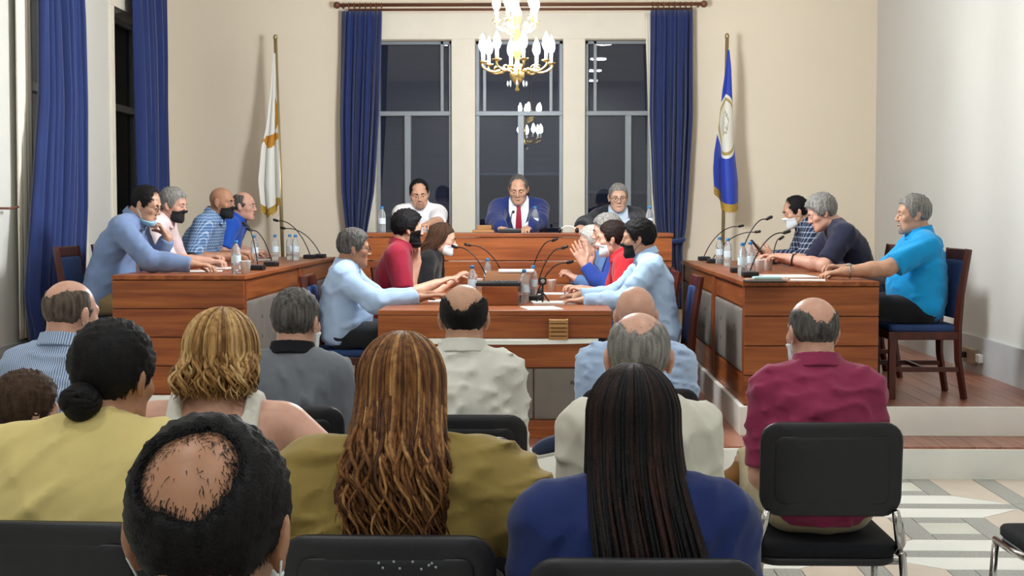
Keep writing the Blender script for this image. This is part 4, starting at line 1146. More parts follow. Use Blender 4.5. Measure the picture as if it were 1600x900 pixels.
    hd_ = [(ell(X(CR_C), xr(CR_R), Rh), .02), (ell(X((0, .03, -.03)), xr((.062*fat, .060, .078)), Rh), .03),
           (ell(X((0, .046, -.076)), xr((.047*fat, .042, .036)), Rh), .03), (cone(X((-.042*fat, .005, -.068)), X((-.02, .07, -.094)), .016*hs*fat, .015*hs), .03), (cone(X((.042*fat, .005, -.068)), X((.02, .07, -.094)), .016*hs*fat, .015*hs), .03),
           (ell(X((0, .082, -.098)), xr((.018, .013, .013)), Rh), .02),
           (cone(X((-.04, .072, .024)), X((.04, .072, .024)), .014*hs, .014*hs), .02),
           (ell(X((-.043, .058, -.018)), xr((.024*fat, .022, .02)), Rh), .02), (ell(X((.043, .058, -.018)), xr((.024*fat, .022, .02)), Rh), .02)]
    nose = [(cone(X((0, .086, .014)), X((0, .108, -.022)), .0075*hs, .0105*hs), .010), (ell(X((-.011, .098, -.028)), xr((.009, .010, .008)), Rh), .006), (ell(X((.011, .098, -.028)), xr((.009, .010, .008)), Rh), .006)]
    lips = [(ell(X((0, .091, -.056)), xr((.021, .008, .005)), Rh), .005), (ell(X((0, .0895, -.066)), xr((.018, .008, .0055)), Rh), .005)]
    ears = []
    for sd in (-1, 1):
        Re = Rh @ rotz(sd*.35) @ rotx(-.15)
        ears += [(ell(X((sd*.077, -.008, -.004)), xr((.008, .019, .031)), Re), .008), (ell(X((sd*.083, -.014, .004)), xr((.006, .015, .024)), Re), .006), (ell(X((sd*.077, -.002, -.03)), xr((.006, .009, .01)), Re), .008)]
    neck = [(cone(p2 + un*.0 - f2*.004, ntop + Rh @ A3(0, -.008, .012)*hs, (.054 if fem else .062)*s, (.047 if fem else .056)*s), .035)]
    # ---- legs
    legs, trs, feet = [], [], []
    for i, sd in enumerate((-1, 1)):
        L = g('legL' if sd < 0 else 'legR', None)
        Hj = A3(sd*.092*s, .0, hz - .004)
        if L is None:
            sp = g('spread', .06); Kn = A3(sd*(.10 + sp), .42*s, hz + .005); An = A3(sd*(.10 + sp), .44*s - g('tuck', .0), .085)
            fdir = A3(sd*.12, 1, 0)
        else: Kn, An, fdir = (np.asarray(L[j], float) for j in range(3))
        legs.append((Hj, Kn, An, nrm(fdir), sd))
        trs += [(cone(Hj, Kn, .084*s*g('leg', 1), .062*s), .05), (cone(Kn, An, .058*s, .042*s), .03)]
    # ---- body: one continuous surface, finer where head and hands are
    fine_h = g('fine', .006)
    allp = [q for L_ in (torso, trs, neck, hd_) for q in L_]
    lo = A3(-.35, -.28, 0.04); hi = A3(.35, .62, hc[2] + .16)
    for sd, S, E, W, fd, *_ in arms:
        for P_ in (E, W, W + fd*.2): lo = np.minimum(lo, P_ - .09); hi = np.maximum(hi, P_ + .09)
    for Hj, Kn, An, fd, sd in legs:
        for P_ in (Kn, An): lo = np.minimum(lo, P_ - .12); hi = np.maximum(hi, P_ + .12)
    lo[2] = max(lo[2], .03)
    hb = .135*hs
    boxes = [(hc - A3(.1, .13, .14)*hs, hc + A3(.1, .13, .14)*hs, fine_h)]
    for sd, S, E, W, fd, *_ in arms: boxes.append((np.minimum(W, W + fd*.17) - .045, np.maximum(W, W + fd*.17) + .045, max(fine_h, .006) if g('hands', True) else .011))
    F = Field(lo, hi, .013, boxes)
    sk_in = -.009
    for p, kk in torso: F.add(p, kk, sk_in)
    for p, kk in trs: F.add(p, kk, sk_in)
    for L_ in (neck, hd_): 
        for p, kk in L_: F.add(p, kk)
    for a_ in armp:
        for p, kk in a_: F.add(p, kk)
    for L_ in hands:
        for p, kk in L_: F.add(p, kk)
    if not g('back', False):
        for sd in (-1, 1): F.add(ell(X((sd*.031, .092, .006)), xr((.017, .014, .010)), Rh), .012, 0, 'sub')
        for p, kk in nose + lips: F.add(p, kk)
    for p, kk in ears: F.add(p, kk)
    body = bpy.data.objects.new('body', F.mesh('body')); COL.objects.link(body); body.parent = e
    body.data.materials.append(SK[g('skin', 'mid')])
    # ---- clothes
    top = g('top', 'long'); mt = g('mtop')
    wr = wrinkle(seed, g('wfreq', 26), g('wamp', .007), (1, 1, 1.4))
    hem = g('hem', -.075)
    def torso_field(inf, h=.011, cut=True):
        Fc = Field(np.minimum(lo, A3(-.36, -.3, .2)), hi, h)
        for p, kk in torso: Fc.add(p, kk, inf)
        return Fc
    Fs = torso_field(.010 if top != 'suit' else .006, g('clothres', .011))
    tip_planes = []
    for (sd, S, E, W, fd, pn, cu, a_), ap in zip(arms, armp):
        if top in ('long', 'suit', 'shawl'):
            fr = .97 if top != 'shawl' else .6
            En = E + (W - E)*fr
            Fs.add(cone(S, E, .068*ar, .059*ar), .04); Fs.add(cone(E, E + (En-E)*.4, .059*ar, .055*ar), .025); Fs.add(cone(E + (En-E)*.4, En, .055*ar, .043*ar), .02); tip_planes.append((En, nrm(W - E)))
        elif top == 'short':
            Q_ = S + (E - S)*g('sleeve', .72)
            Fs.add(cone(S, Q_, .068*ar, .064*ar), .04); tip_planes.append((Q_ + nrm(E - S)*.012, nrm(E - S)))
    if top == 'long' or top == 'short' or top == 'shawl':
        Fs.D += wr(*Fs.grid()).astype(np.float32)
    for Pp, Nn in tip_planes:
        XX, YY, ZZ = Fs.grid()
        dist = np.sqrt((XX-Pp[0])**2 + (YY-Pp[1])**2 + (ZZ-Pp[2])**2)
        pl = (XX-Pp[0])*Nn[0] + (YY-Pp[1])*Nn[1] + (ZZ-Pp[2])*Nn[2]
        Fs.D = np.where(dist < .13, np.maximum(Fs.D, pl), Fs.D).astype(np.float32)
    if top == 'tank':
        Fs.D += (wr(*Fs.grid())*.6).astype(np.float32)
        XX, YY, ZZ = Fs.grid()
        cx = (XX - p2[0])*r2[0] + (YY - p2[1])*r2[1] + (ZZ - p2[2])*r2[2]; cz = (XX - p2[0])*u2[0] + (YY - p2[1])*u2[1] + (ZZ - p2[2])*u2[2]
        Fs.D = np.maximum(Fs.D, np.where(cz > -.20, np.abs(cx) - .125 - .25*np.clip(-.10 - cz, 0, .1), -1)).astype(np.float32)
        Fs.D = np.maximum(Fs.D, .085 - np.sqrt(cx**2 + (np.minimum(cz - .0, 0))**2*1.2 + 0*XX)).astype(np.float32)
    XX, YY, ZZ = Fs.grid()
    hemp = p0 + u1*hem
    Fs.D = np.maximum(Fs.D, -((XX - hemp[0])*u1[0] + (YY - hemp[1])*u1[1] + (ZZ - hemp[2])*u1[2])).astype(np.float32)
    name_top = {'long': 'shirt', 'short': 'polo_shirt', 'tank': 'tank_top', 'suit': 'dress_shirt', 'shawl': 'shawl_top'}[top]
    sh_ = bpy.data.objects.new(g('topname', name_top), Fs.mesh(name_top)); COL.objects.link(sh_); sh_.parent = e
    sh_.data.materials.append(mt if top != 'suit' else g('mshirt'))
    if top == 'suit':
        Fj = torso_field(.022)
        for sd, S, E, W, fd, pn, cu, a_ in arms:
            En = E + (W - E)*.9
            Fj.add(cone(S, E, .080*ar, .072*ar), .04); Fj.add(cone(E, En, .072*ar, .056*ar), .025)
        Fj.D += (wr(*Fj.grid())*.7).astype(np.float32)
        XX, YY, ZZ = Fj.grid()
        cx = np.abs((XX - p2[0])*r2[0] + (YY - p2[1])*r2[1] + (ZZ - p2[2])*r2[2]); cy = (XX - p2[0])*f2[0] + (YY - p2[1])*f2[1] + (ZZ - p2[2])*f2[2]; cz = (XX - p2[0])*u2[0] + (YY - p2[1])*u2[1] + (ZZ - p2[2])*u2[2]
        wv = np.clip((cz + .36)*.27, 0, .085)
        lap = (cy > .0) & (cx > wv) & (cx < wv + .045) & (cz > -.32)
        Fj.D = np.where(lap, Fj.D - .007, Fj.D)
        Fj.D = np.where((cy > .0), np.maximum(Fj.D, wv - cx), Fj.D).astype(np.float32)
        Fj.D = np.maximum(Fj.D, .07 - np.sqrt(cx**2 + np.minimum(cz + .03, 0)**2 + 0*cy)).astype(np.float32) if False else Fj.D
        hemp = p0 + u1*-.09
        Fj.D = np.maximum(Fj.D, -((XX - hemp[0])*u1[0] + (YY - hemp[1])*u1[1] + (ZZ - hemp[2])*u1[2])).astype(np.float32)
        j = bpy.data.objects.new('jacket', Fj.mesh('jacket')); COL.objects.link(j); j.parent = e; j.data.materials.append(mt)
        if g('tie'):
            fr = lambda z, d=0: p2 + u2*z + f2*(np.interp(z, [-.36, -.2, -.08, -.02, .02], [.135, .138, .118, .095, .075])*s + d)
            zs = np.linspace(.01, -.34, 14); rr = np.interp(zs, [-.34, -.3, -.03, -.012, .01], [.012, .036, .020, .016, .022])
            MB().tube([fr(z, .0) for z in zs], rr, 10, True, (f2, .28)).build('tie', g('tie'), e, True)
    # collar
    if g('collar', top in ('long', 'short', 'suit')):
        Fc = Field(p2 - .17, p2 + .19, .005)
        XX, YY, ZZ = Fc.grid()
        ca = nrm(un + f2*-.12); cc = p2 + un*.052 - f2*.004
        tx, ty, tz = XX - cc[0], YY - cc[1], ZZ - cc[2]
        t_ = tx*ca[0] + ty*ca[1] + tz*ca[2]; fx = tx*r2[0] + ty*r2[1] + tz*r2[2]; fy = (tx*f2[0] + ty*f2[1] + tz*f2[2])
        rad = np.sqrt(fx**2 + (fy*1.0)**2)
        rc = (.063 if fem else .073)*s
        tt = t_ + .25*np.clip(fy, 0, .1)
        dcol = np.maximum(np.abs(rad - (rc + np.clip(.012 - tt, 0, .05)*.32)) - .0055, np.abs(tt + .004) - .024)
        gap = np.maximum(np.abs(fx) - (.004 + .55*np.clip(t_ + .035, 0, .1)*(1 if top != 'suit' else .25)), -fy)
        Fc.D = np.maximum(dcol, -gap).astype(np.float32)
        co_ = bpy.data.objects.new('collar', Fc.mesh('collar')); COL.objects.link(co_); co_.parent = e
        co_.data.materials.append(g('mcollar', mt if top != 'suit' else g('mshirt')))
    # trousers or skirt
    if g('legs', True):
        Ft = Field(lo, A3(hi[0], hi[1], hz + .2), .013)
        Ft.add(torso[0][0], .05, -.002)
        for p, kk in trs: Ft.add(p, kk, .006)
        Ft.D += (wrinkle(seed + 5, 24, .006)(*Ft.grid())).astype(np.float32)
        XX, YY, ZZ = Ft.grid(); wp = p0 + u1*.02
        Ft.D = np.maximum(Ft.D, (XX-wp[0])*u1[0] + (YY-wp[1])*u1[1] + (ZZ-wp[2])*u1[2] - .10*np.clip((YY + .03)/.08, 0, 1) - 1.0*np.clip(YY - .1, 0, 1)).astype(np.float32)
        for Hj, Kn, An, fd, sd in legs:
            XX, YY, ZZ = Ft.grid(); Nn = nrm(An - Kn); Pp = An + Nn*.02
            dist = np.sqrt((XX-Pp[0])**2 + (YY-Pp[1])**2 + (ZZ-Pp[2])**2)
            Ft.D = np.where(dist < .12, np.maximum(Ft.D, (XX-Pp[0])*Nn[0] + (YY-Pp[1])*Nn[1] + (ZZ-Pp[2])*Nn[2]), Ft.D).astype(np.float32)
        XX, YY, ZZ = Ft.grid()
        Ft.D = np.maximum(Ft.D, (seat - .004) - ZZ - 10*(YY > .26) - 10*(np.abs(XX) > .3)).astype(np.float32) if g('flatseat', True) else Ft.D
        t_o = bpy.data.objects.new('trousers', Ft.mesh('trousers')); COL.objects.link(t_o); t_o.parent = e
        t_o.data.materials.append(g('mleg'))
        for Hj, Kn, An, fd, sd in legs:
            sdv = np.cross(fd, A3(0, 0, 1)) if abs(fd[2]) < .8 else A3(1, 0, 0)
            upv = nrm(np.cross(sdv, fd)) if 'shoe_up' not in o else np.asarray(o['shoe_up'], float)
            Rf = np.stack([nrm(np.cross(fd, upv)), fd, upv], 1)
            Fh = Field(An - .25, An + .25, .009)
            Fh.add(ell(An + fd*.05 - upv*.035, A3(.040, .105, .036)*s, Rf), .02); Fh.add(ell(An + fd*.115 - upv*.045, A3(.042, .075, .028)*s, Rf), .03); Fh.add(ell(An - fd*.01 - upv*.02, A3(.036, .05, .05)*s, Rf), .03)
            XX, YY, ZZ = Fh.grid(); bt = An - upv*.079
            Fh.D = np.maximum(Fh.D, -((XX-bt[0])*upv[0] + (YY-bt[1])*upv[1] + (ZZ-bt[2])*upv[2])).astype(np.float32)
            so_ = bpy.data.objects.new('shoe', Fh.mesh('shoe')); COL.objects.link(so_); so_.parent = e
            so_.data.materials.append(g('mshoe', M_shoe))
            mb = MB(); ol = [(-.035, -.05), (.035, -.05), (.045, .05), (.045, .13), (.03, .18), (0, .195), (-.03, .18), (-.045, .13), (-.045, .05)]
            mb.panel(np.array(ol)*s, -.084*s, -.07*s, lambda u, v, w: An + Rf @ A3(u, v, w))
            mb.build('sole', g('msole', M_shoe), so_, True)
    # ---- face details
    def T(p): return X(np.asarray(p, float))
    if not g('back', False):
        for sd in (-1, 1):
            ey = MB().sphere(T((sd*.031, .0775, .006)), .0125*hs, 12, 8).build('eye', M_eyew, e, True)
            MB().sphere(T((sd*.031 + g('gaze', 0)*.004, .0868, .0045 - .003*g('down', .5))), .0058*hs, 10, 6).build('iris', M_iris, ey, True)
            pts = [T((sd*x, y, z)) for x, y, z in ((.012, .092, .024), (.025, .092, .030), (.04, .084, .030), (.052, .072, .023))]
            MB().tube(pts, [.003, .0042, .004, .0022], 6).build('eyebrow', HR[g('brow', g('hair', ('full', 'black'))[1])], e, True)
            lid = MB().sphere(T((sd*.031, .0772, .0075)), A3(.0133, .0133, .0133)*hs, 12, 8)
            v_ = lid.v[-1]; loc_ = (v_ - T((sd*.031, .0772, .0075))) @ Rh
            keepz = np.maximum(loc_[:, 2], .005 - .013*g('down', .5))
            loc_[:, 2] = keepz; lid.v[-1] = T((sd*.031, .0772, .0075)) + loc_ @ Rh.T
            lid.build('eyelid', SK[g('skin', 'mid')], e, True)
        if not g('mask') or g('mask')[0] == 'chin':
            MB().tube([T((-.022, .0895, -.061)), T((-.01, .097, -.060)), T((0, .0985, -.061)), T((.01, .097, -.060)), T((.022, .0895, -.061))], [.001, .0042, .0046, .0042, .001], 6, True).build('lips', M_lip, e, True)
    def face_shell(name, inf, region, matl, h=.005):
        Fm = Field(hc - .15*hs, hc + .15*hs, h)
        for p, kk in hd_ + nose: Fm.add(p, kk, inf)
        XX, YY, ZZ = Fm.grid()
        a_, b_, c_ = XX - hc[0], YY - hc[1], ZZ - hc[2]
        lx, ly, lz = [(a_*Rh[0, i] + b_*Rh[1, i] + c_*Rh[2, i])/hs for i in range(3)]
        Fm.D = np.maximum(Fm.D, region(lx, ly, lz)).astype(np.float32)
        m_ = bpy.data.objects.new(name, Fm.mesh(name)); COL.objects.link(m_); m_.parent = e; m_.data.materials.append(matl)
        return m_
    if g('beard') in ('stubble', 'gstubble'):
        face_shell('beard', .0025, lambda x, y, z: np.maximum.reduce([np.abs(x) - .034 - .25*np.clip(-.06 - z, 0, .1) + 0*y, z + .043 + 0*x + 0*y, .045 - y + 0*x, .011 - np.sqrt((x/1.7)**2 + (z + .061)**2) - 1*(y < .05), -z - .118 + 0*x + 0*y]), HR[g('beard')])
    elif g('beard'):
        face_shell('beard', .0045, lambda x, y, z: np.maximum.reduce([z + .030 + .5*np.clip(.06 - y, 0, .1) - .03*(np.abs(x) > .045), .005 - y + 0*z, .012 - np.sqrt((x/1.6)**2 + (z + .061)**2) - 1*(y < .05), -z - .125 + 0*x + 0*y]), HR[g('beard')])
    if g('mask'):
        kind, mm = g('mask')
        if kind == 'on':
            mk = face_shell('face_mask', .005, lambda x, y, z: np.maximum.reduce([z + .012 + .35*np.abs(x), -z - .118 + 0*x + 0*y, .028 - y + .15*(z + .06) + 0*x]), mm)
            z0, z1, yy = -.03, -.085, .035
        elif kind == 'chin':
            mk = face_shell('face_mask', .010, lambda x, y, z: np.maximum.reduce([z + .076 + .3*np.abs(x) + 0*y, -z - .132 + 0*x + 0*y, .02 - y + 0*z]), mm)
            z0, z1, yy = -.085, -.10, .03
        elif kind == 'back':
            mk = face_shell('face_mask', .008, lambda x, y, z: np.maximum.reduce([z + .012 + .35*np.abs(x), -z - .122 + 0*x + 0*y, .018 - y + 0*z]), mm)
            z0, z1, yy = -.03, -.085, .03
        for sd in (-1, 1):
            for zz in (z0, z1):
                MB().tube([T(p) for p in ((sd*.058, yy, zz), (sd*.074, .012, (zz*2 + .0)/3), (sd*.083, -.022, zz*.35 + .005))], .0014, 5).build('ear_loop', M_mask_w if mm != M_mask_b else M_mask_b, mk, True)
    if g('glasses'):
        mb = MB()
        for sd in (-1, 1):
            a = np.linspace(0, 2*PI, 21)
            mb.tube([T((sd*.032 + .024*math.cos(t), .104 - .25*abs(.024*math.cos(t) + .008*sd*0), .004 + .017*math.sin(t))) for t in a], .0016, 6, False)
            mb.tube([T((sd*.056, .098, .008)), T((sd*.074, .07, .008)), T((sd*.083, -.01, .012)), T((sd*.082, -.022, -.002))], .0017, 6)
        mb.tube([T((-.009, .108, .008)), T((0, .111, .011)), T((.009, .108, .008))], .0016, 6)
        mb.build('glasses', g('glasses') if not isinstance(g('glasses'), bool) else M_frame, e, True)
    # ---- hair
    hsn = g('hair', ('full', 'black'))
    hm = HR[hsn[1]]
    if hsn[0].split(':')[0] in ('full', 'receding', 'fringe', 'crown', 'sparse', 'shaved'):
        make_hair('hair', hsn[0], g('hthick', .012), g('nstr', 2600), g('hlen', .022), hm, T, hs, e, seed, g('hwid', .0016), g('hlift', .35), g('hcurl', 0))
    elif hsn[0] == 'custom': hsn[2](T, hm, e, dict(p2=p2, u2=u2, f2=f2, r2=r2, hc=hc, Rh=Rh, hs=hs, inv=lambda p: ((np.asarray(p) - hc) @ Rh)/hs))
    if g('watch'):
        for sd, S, E, W, fd, pn, cu, a_ in arms:
            if (sd < 0) == (g('watch') == 'L'):
                ax_ = nrm(W - E); c_ = W - ax_*.035; s1 = nrm(np.cross(ax_, A3(0, 0, 1))); s2_ = np.cross(s1, ax_)
                a = np.linspace(0, 2*PI, 21); rr = .0335*ar
                w_ = MB().tube([c_ + (s1*math.cos(t) + s2_*math.sin(t))*rr for t in a], .006, 6, False).build('watch_strap', g('mstrap', M_strap), e, True)
                MB().sphere(c_ + g('wface', 1)*s2_*rr*1.08, A3(.018, .018, .010), 12, 6).build('watch_face', M_watch, w_, True)
    return e

def long_hair(n, zend, spread, wave, freq, seed, back=-.165, r0=.009, amax=115, vol=.012, endcurl=0, sidey=-.09, shift=0.0, jit=.08, mats=(), wstart=.15):
    def fn(T, hm, e, c):
        r = np.random.default_rng(seed); paths, rad = [], []
        for i in range(n):
            a = math.radians(r.uniform(-amax, amax)); dl = r.uniform(.004, .004 + vol)
            th = np.linspace(.06, 1.62, 11)[:, None]
            D = np.concatenate([np.sin(th)*math.sin(a), -np.sin(th)*math.cos(a), np.cos(th)], 1)
            hp = CR_C + D*(CR_R + dl)
            hp[:, 1] += .03*(1 - np.sin(th[:, 0]))**2
            ze = zend*r.uniform(1 - jit, 1 + jit); p = hp[-1]
            t = np.linspace(0, 1, 18)[1:, None]
            z = p[2] + (ze - p[2])*t
            fy = back - dl if abs(a) < 1.3 else sidey - dl
            sm = np.clip(t*1.5, 0, 1); sm = sm*sm*(3 - 2*sm)
            y = p[1] + (fy + (.015*r.normal()) - p[1])*sm
            x = p[0]*(1 + (spread - 1)*sm) + shift*sm*sm
            ph = r.uniform(0, 6.28); fq = freq*r.uniform(.8, 1.2)
            am = wave*np.clip((t - wstart)*2.2, 0, 1)*r.uniform(.5, 1.3)
            x = x + am*np.sin(fq*t + ph); y = y - am*.6*np.cos(fq*t + ph)
            if endcurl: x = x + endcurl*np.sign(p[0])*np.clip(t - .6, 0, 1)**2*6
            pts = np.concatenate([hp, np.concatenate([x, y, z], 1)])
            m = len(pts); k = np.linspace(0, 1, m)
            paths.append(pts); rad.append(r0*r.uniform(.6, 1.2)*(np.interp(k, [0, .1, .35, .8, 1], [.4, .8, 1, .85, .1])))
        def extra(mb):
            nu, nv = 40, 26
            th = np.linspace(.03, 1.75, nv)[:, None]; ph = np.linspace(0, 2*PI, nu, endpoint=False)[None, :]
            d = np.stack([np.sin(th)*np.cos(ph), np.sin(th)*np.sin(ph), np.cos(th) + 0*ph], -1).reshape(-1, 3)
            p = CR_C + d*(CR_R + .006); m = hair_mask('full', p)
            p = CR_C + d*(CR_R - .008 + .014*m[:, None])
            mb.add(p, [(i*nu+j, (i+1)*nu+j, (i+1)*nu+(j+1) % nu, i*nu+(j+1) % nu) for i in range(nv-1) for j in range(nu)])
        return make_locks(paths, rad, [hm] + [HR[k] for k in mats], T, e, 'hair', 5, extra, seed)
    return fn
def bun_hair(T, hm, e, c):
    h = make_hair('hair', 'full', .012, 3000, .03, hm, T, 1, e, 5, .001, .03)
    mb = MB(); r = np.random.default_rng(3)
    mb.sphere((0, 0, 0), (.043, .034, .044), 18, 12)
    for i in range(16):
        t = np.linspace(0, 2*PI*.8, 16); R = np.linalg.qr(r.normal(size=(3, 3)))[0]
        q = np.stack([.043*np.cos(t), .036*np.sin(t), .01*np.sin(2*t)], 1) @ rotx(r.uniform(-.6, .6)) @ rotz(r.uniform(0, 6))
        mb.tube(q*[1, .8, 1], .0065, 6)
    mb.v = [T(np.concatenate(mb.v) + A3(-.004, -.108, -.062))]
    mb.build('hair_bun', hm, h, True)
R90 = PI/2
C_ = cloth
navyT = C_('navy_trousers', '#1b2030'); khaki = C_('khaki', '#8d7a58'); darkT = C_('dark_trousers', '#1d1d22'); greyT = C_('grey_trousers', '#4a4b50'); jeans = C_('jeans', '#2c3b57'); beigeT = C_('beige_trousers', '#b9ab8c')
BKCH = []
def seat(label, kind, back_off=0):
    org, rz, err = person.last
    if kind == 'council': council_chair(label, (org[0], org[1], org[2]), rz)
    else: stack_chair(label, (org[0], org[1], org[2]), rz)

# ------------------------------------------------------------------ head desk, facing the audience
GH = 'people at the head desk'
person('person in white short-sleeved shirt with short dark hair at the head desk', (-1.081, 12.200, 1.679), PI, Z3, dict(group=GH, top='short', sleeve=.95, mtop=C_('white_cotton', '#e9e8ec'), mleg=darkT, skin='mid', hair=('receding', 'black'), hthick=.008, hlen=.012, beard='stubble', fat=1.1, bw=1.12, belly=1.15, lean=8, look=(8, 20, 4), down=.8,
    armR=dict(w=(-1.120, 11.720, 1.409), pole=(1, -.2, -.6)), armL=dict(w=(-0.970, 11.720, 1.410), pole=(-1, -.2, -.6)), collar=True))
seat('dark wooden chair behind the man in the white shirt', 'council')
person('person in navy suit and red tie at the head desk', (-0.221, 12.150, 1.716), PI, Z3, dict(group=GH, top='suit', mtop=C_('navy_suit', '#1e2d66'), mshirt=C_('white_shirt', '#eeeef2'), tie=C_('red_tie', '#9c1f33', .5), mleg=C_('navy_suit', '#1e2d66'), skin='mid', hair=('receding', 'salt'), hthick=.006, hlen=.012, fat=1.08, bw=1.15, sw=1.08, belly=1.12, lean=10, look=(-4, 22, 0), down=.9,
    armR=dict(w=(-0.357, 11.720, 1.383), pole=(1, -.3, -.5)), armL=dict(w=(-0.128, 11.720, 1.383), pole=(-1, -.3, -.5), curl=.6)))
seat('dark wooden chair behind the man in the navy suit', 'council')
person('person in dark jacket with glasses and grey hair at the head desk', (0.640, 12.200, 1.645), PI, Z3, dict(group=GH, top='suit', mtop=C_('charcoal_jacket', '#20222c'), mshirt=C_('pale_blue_shirt', '#c3d2e4'), mleg=darkT, skin='fair', hair=('full', 'grey'), hthick=.006, hlen=.015, glasses=True, lean=4, look=(2, 10, 0), down=.6, brow='grey',
    armR=dict(w=(.30, 11.75, 1.39), pole=(1, -.3, -.5)), armL=dict(w=(.62, 11.75, 1.39), pole=(-1, -.3, -.5))))
seat('dark wooden chair behind the man with glasses at the head desk', 'council')

# ------------------------------------------------------------------ left wing, facing right
GLW = 'people at the left wing desks'
person('person in blue-grey shirt with glasses and lowered mask, hand at chin', (-2.682, 9.450, 1.565), -R90, Z2, dict(group=GLW, top='long', mtop=C_('bluegrey_shirt', '#7186ad'), mleg=khaki, skin='mid', hair=('receding', 'black'), hthick=.010, hlen=.02, glasses=True, mask=('chin', M_mask_l), lean=13, lean2=28, size=1.08, bw=1.2, belly=1.25, look=(-8, 22, 0), poke=.6, watch='L',
    armR=dict(w=(-2.326, 9.250, 1.171), pole=(.6, -.8, -.6), curl=.5), armL=dict(w=(-2.584, 9.620, 1.338), pole=(-.2, .3, -1), dir=(-.45, -.1, .8), palm_w=(-.6, -.2, -.3), curl=1.1)))
seat('dark wooden chair with blue back behind the man with his hand at his chin', 'council')
person('person in pale pink shirt with grey hair and black mask', (-2.725, 10.300, 1.568), -R90, Z2, dict(group=GLW, top='short', sleeve=.9, mtop=C_('pale_pink_shirt', '#e3cfd3'), mleg=darkT, skin='pink', hair=('full', 'grey'), hthick=.012, hlen=.02, mask=('on', M_mask_b), lean=14, lean2=26, size=1.05, look=(-10, 12, 0), poke=.5, brow='grey',
    armR=dict(w=(-2.425, 10.050, 1.165), pole=(.6, -.8, -.6), curl=.7), armL=dict(w=(-2.519, 10.500, 1.169), pole=(-.6, -.8, -.6), curl=.7)))
seat('dark wooden chair behind the man in the pale pink shirt', 'council')
person('person in blue checked shirt with shaved head and black mask', (-2.556, 11.150, 1.593), -R90, Z2, dict(group=GLW, top='short', sleeve=.9, mtop=pattern_cloth('blue_check', '#4a6f9f', '#b9cbe0', 'check', 42, 42, .28), mleg=navyT, skin='tan', hair=('shaved', 'black'), hthick=.003, hlen=.004, nstr=3000, mask=('on', M_mask_b), lean=12, lean2=26, size=1.08, bw=1.25, sw=1.1, belly=1.3, fat=1.1, look=(-14, 8, 0), poke=.5,
    armR=dict(w=(-2.459, 10.900, 1.172), pole=(.6, -.8, -.6), curl=.6), armL=dict(w=(-2.488, 11.400, 1.172), pole=(-.6, -.8, -.6), curl=.6)))
seat('dark wooden chair behind the man in the blue checked shirt', 'council')
person('person in royal blue polo with balding head at the far left desk', (-2.564, 12.000, 1.571), -R90, Z2, dict(group=GLW, top='short', mtop=C_('royal_polo', '#1f4fb0'), mleg=darkT, skin='pink', hair=('fringe:.06', 'salt'), hthick=.007, hlen=.012, lean=16, lean2=24, look=(-8, 6, 0), poke=.4,
    armR=dict(w=(-2.467, 11.800, 1.177), pole=(.6, -.8, -.6), curl=.6), armL=dict(w=(-2.515, 12.300, 1.169), pole=(-.6, -.8, -.6), curl=.6)))
seat('dark wooden chair behind the man in the royal blue polo', 'council')

# ------------------------------------------------------------------ central table, left side facing right
GCL, GCR = 'people on the left of the central table', 'people on the right of the central table'
person('person in light blue shirt with grey hair and glasses, hand flat on table', (-1.224, 9.050, 1.281), -R90, Z1, dict(group=GCL, top='long', mtop=C_('sky_shirt_a', '#a9c3e6'), mleg=C_('charcoal_trousers', '#26292e'), skin='tan', hair=('full', 'salt'), hthick=.012, hlen=.022, glasses=True, lean=-7, lean2=7, size=1.05, bw=1.15, belly=1.35, look=(14, 8, 0), brow='salt', wamp=.014,
    armR=dict(w=(-0.787, 8.850, 0.976), pole=(.7, -.7, -.6), curl=.1), armL=dict(w=(-0.857, 9.400, 0.965), pole=(-.6, -.8, -.6))))
seat('dark wooden chair with blue seat under the man with his hand flat on the table', 'council')
person('person in maroon polo with dark beard and raised hand', (-0.959, 9.900, 1.398), -R90, Z1, dict(group=GCL, top='short', sleeve=.8, mtop=C_('maroon_polo', '#8c1830'), mleg=jeans, skin='fair', hair=('full', 'black'), hthick=.018, hlen=.025, beard='black', mask=('chin', M_mask_b), lean=3, lean2=13, look=(18, 6, 0), bw=1.12, size=1.04,
    armR=dict(w=(-0.746, 9.750, 1.021), pole=(.6, -.7, -.7), curl=.4), armL=dict(w=(-0.911, 10.100, 1.160), pole=(-.1, .2, -1), dir=(.1, 0, 1), palm_w=(-1, -.2, 0), curl=.7)))
seat('dark wooden chair with blue back behind the man in the maroon polo', 'council')
person('person in black tee with long brown hair and pale mask', (-0.758, 10.550, 1.313), -R90 - .15, Z1, dict(group=GCL, fem=True, top='short', mtop=C_('black_tee', '#17171b'), collar=False, mleg=darkT, skin='fair', hair=('custom', 'brown', long_hair(260, -.22, 1.05, .008, 7, 21, -.13, .0055, 120, .012, mats=('honey3',))), mask=('on', M_mask_w), lean=14, lean2=24, look=(8, 14, 0), poke=.4,
    armR=dict(w=(-0.672, 10.400, 1.017), pole=(.6, -.7, -.7), curl=.5), armL=dict(w=(-0.626, 10.750, 1.016), pole=(-.6, -.7, -.7), curl=.5)))
seat('dark wooden chair behind the woman in the black tee', 'council')
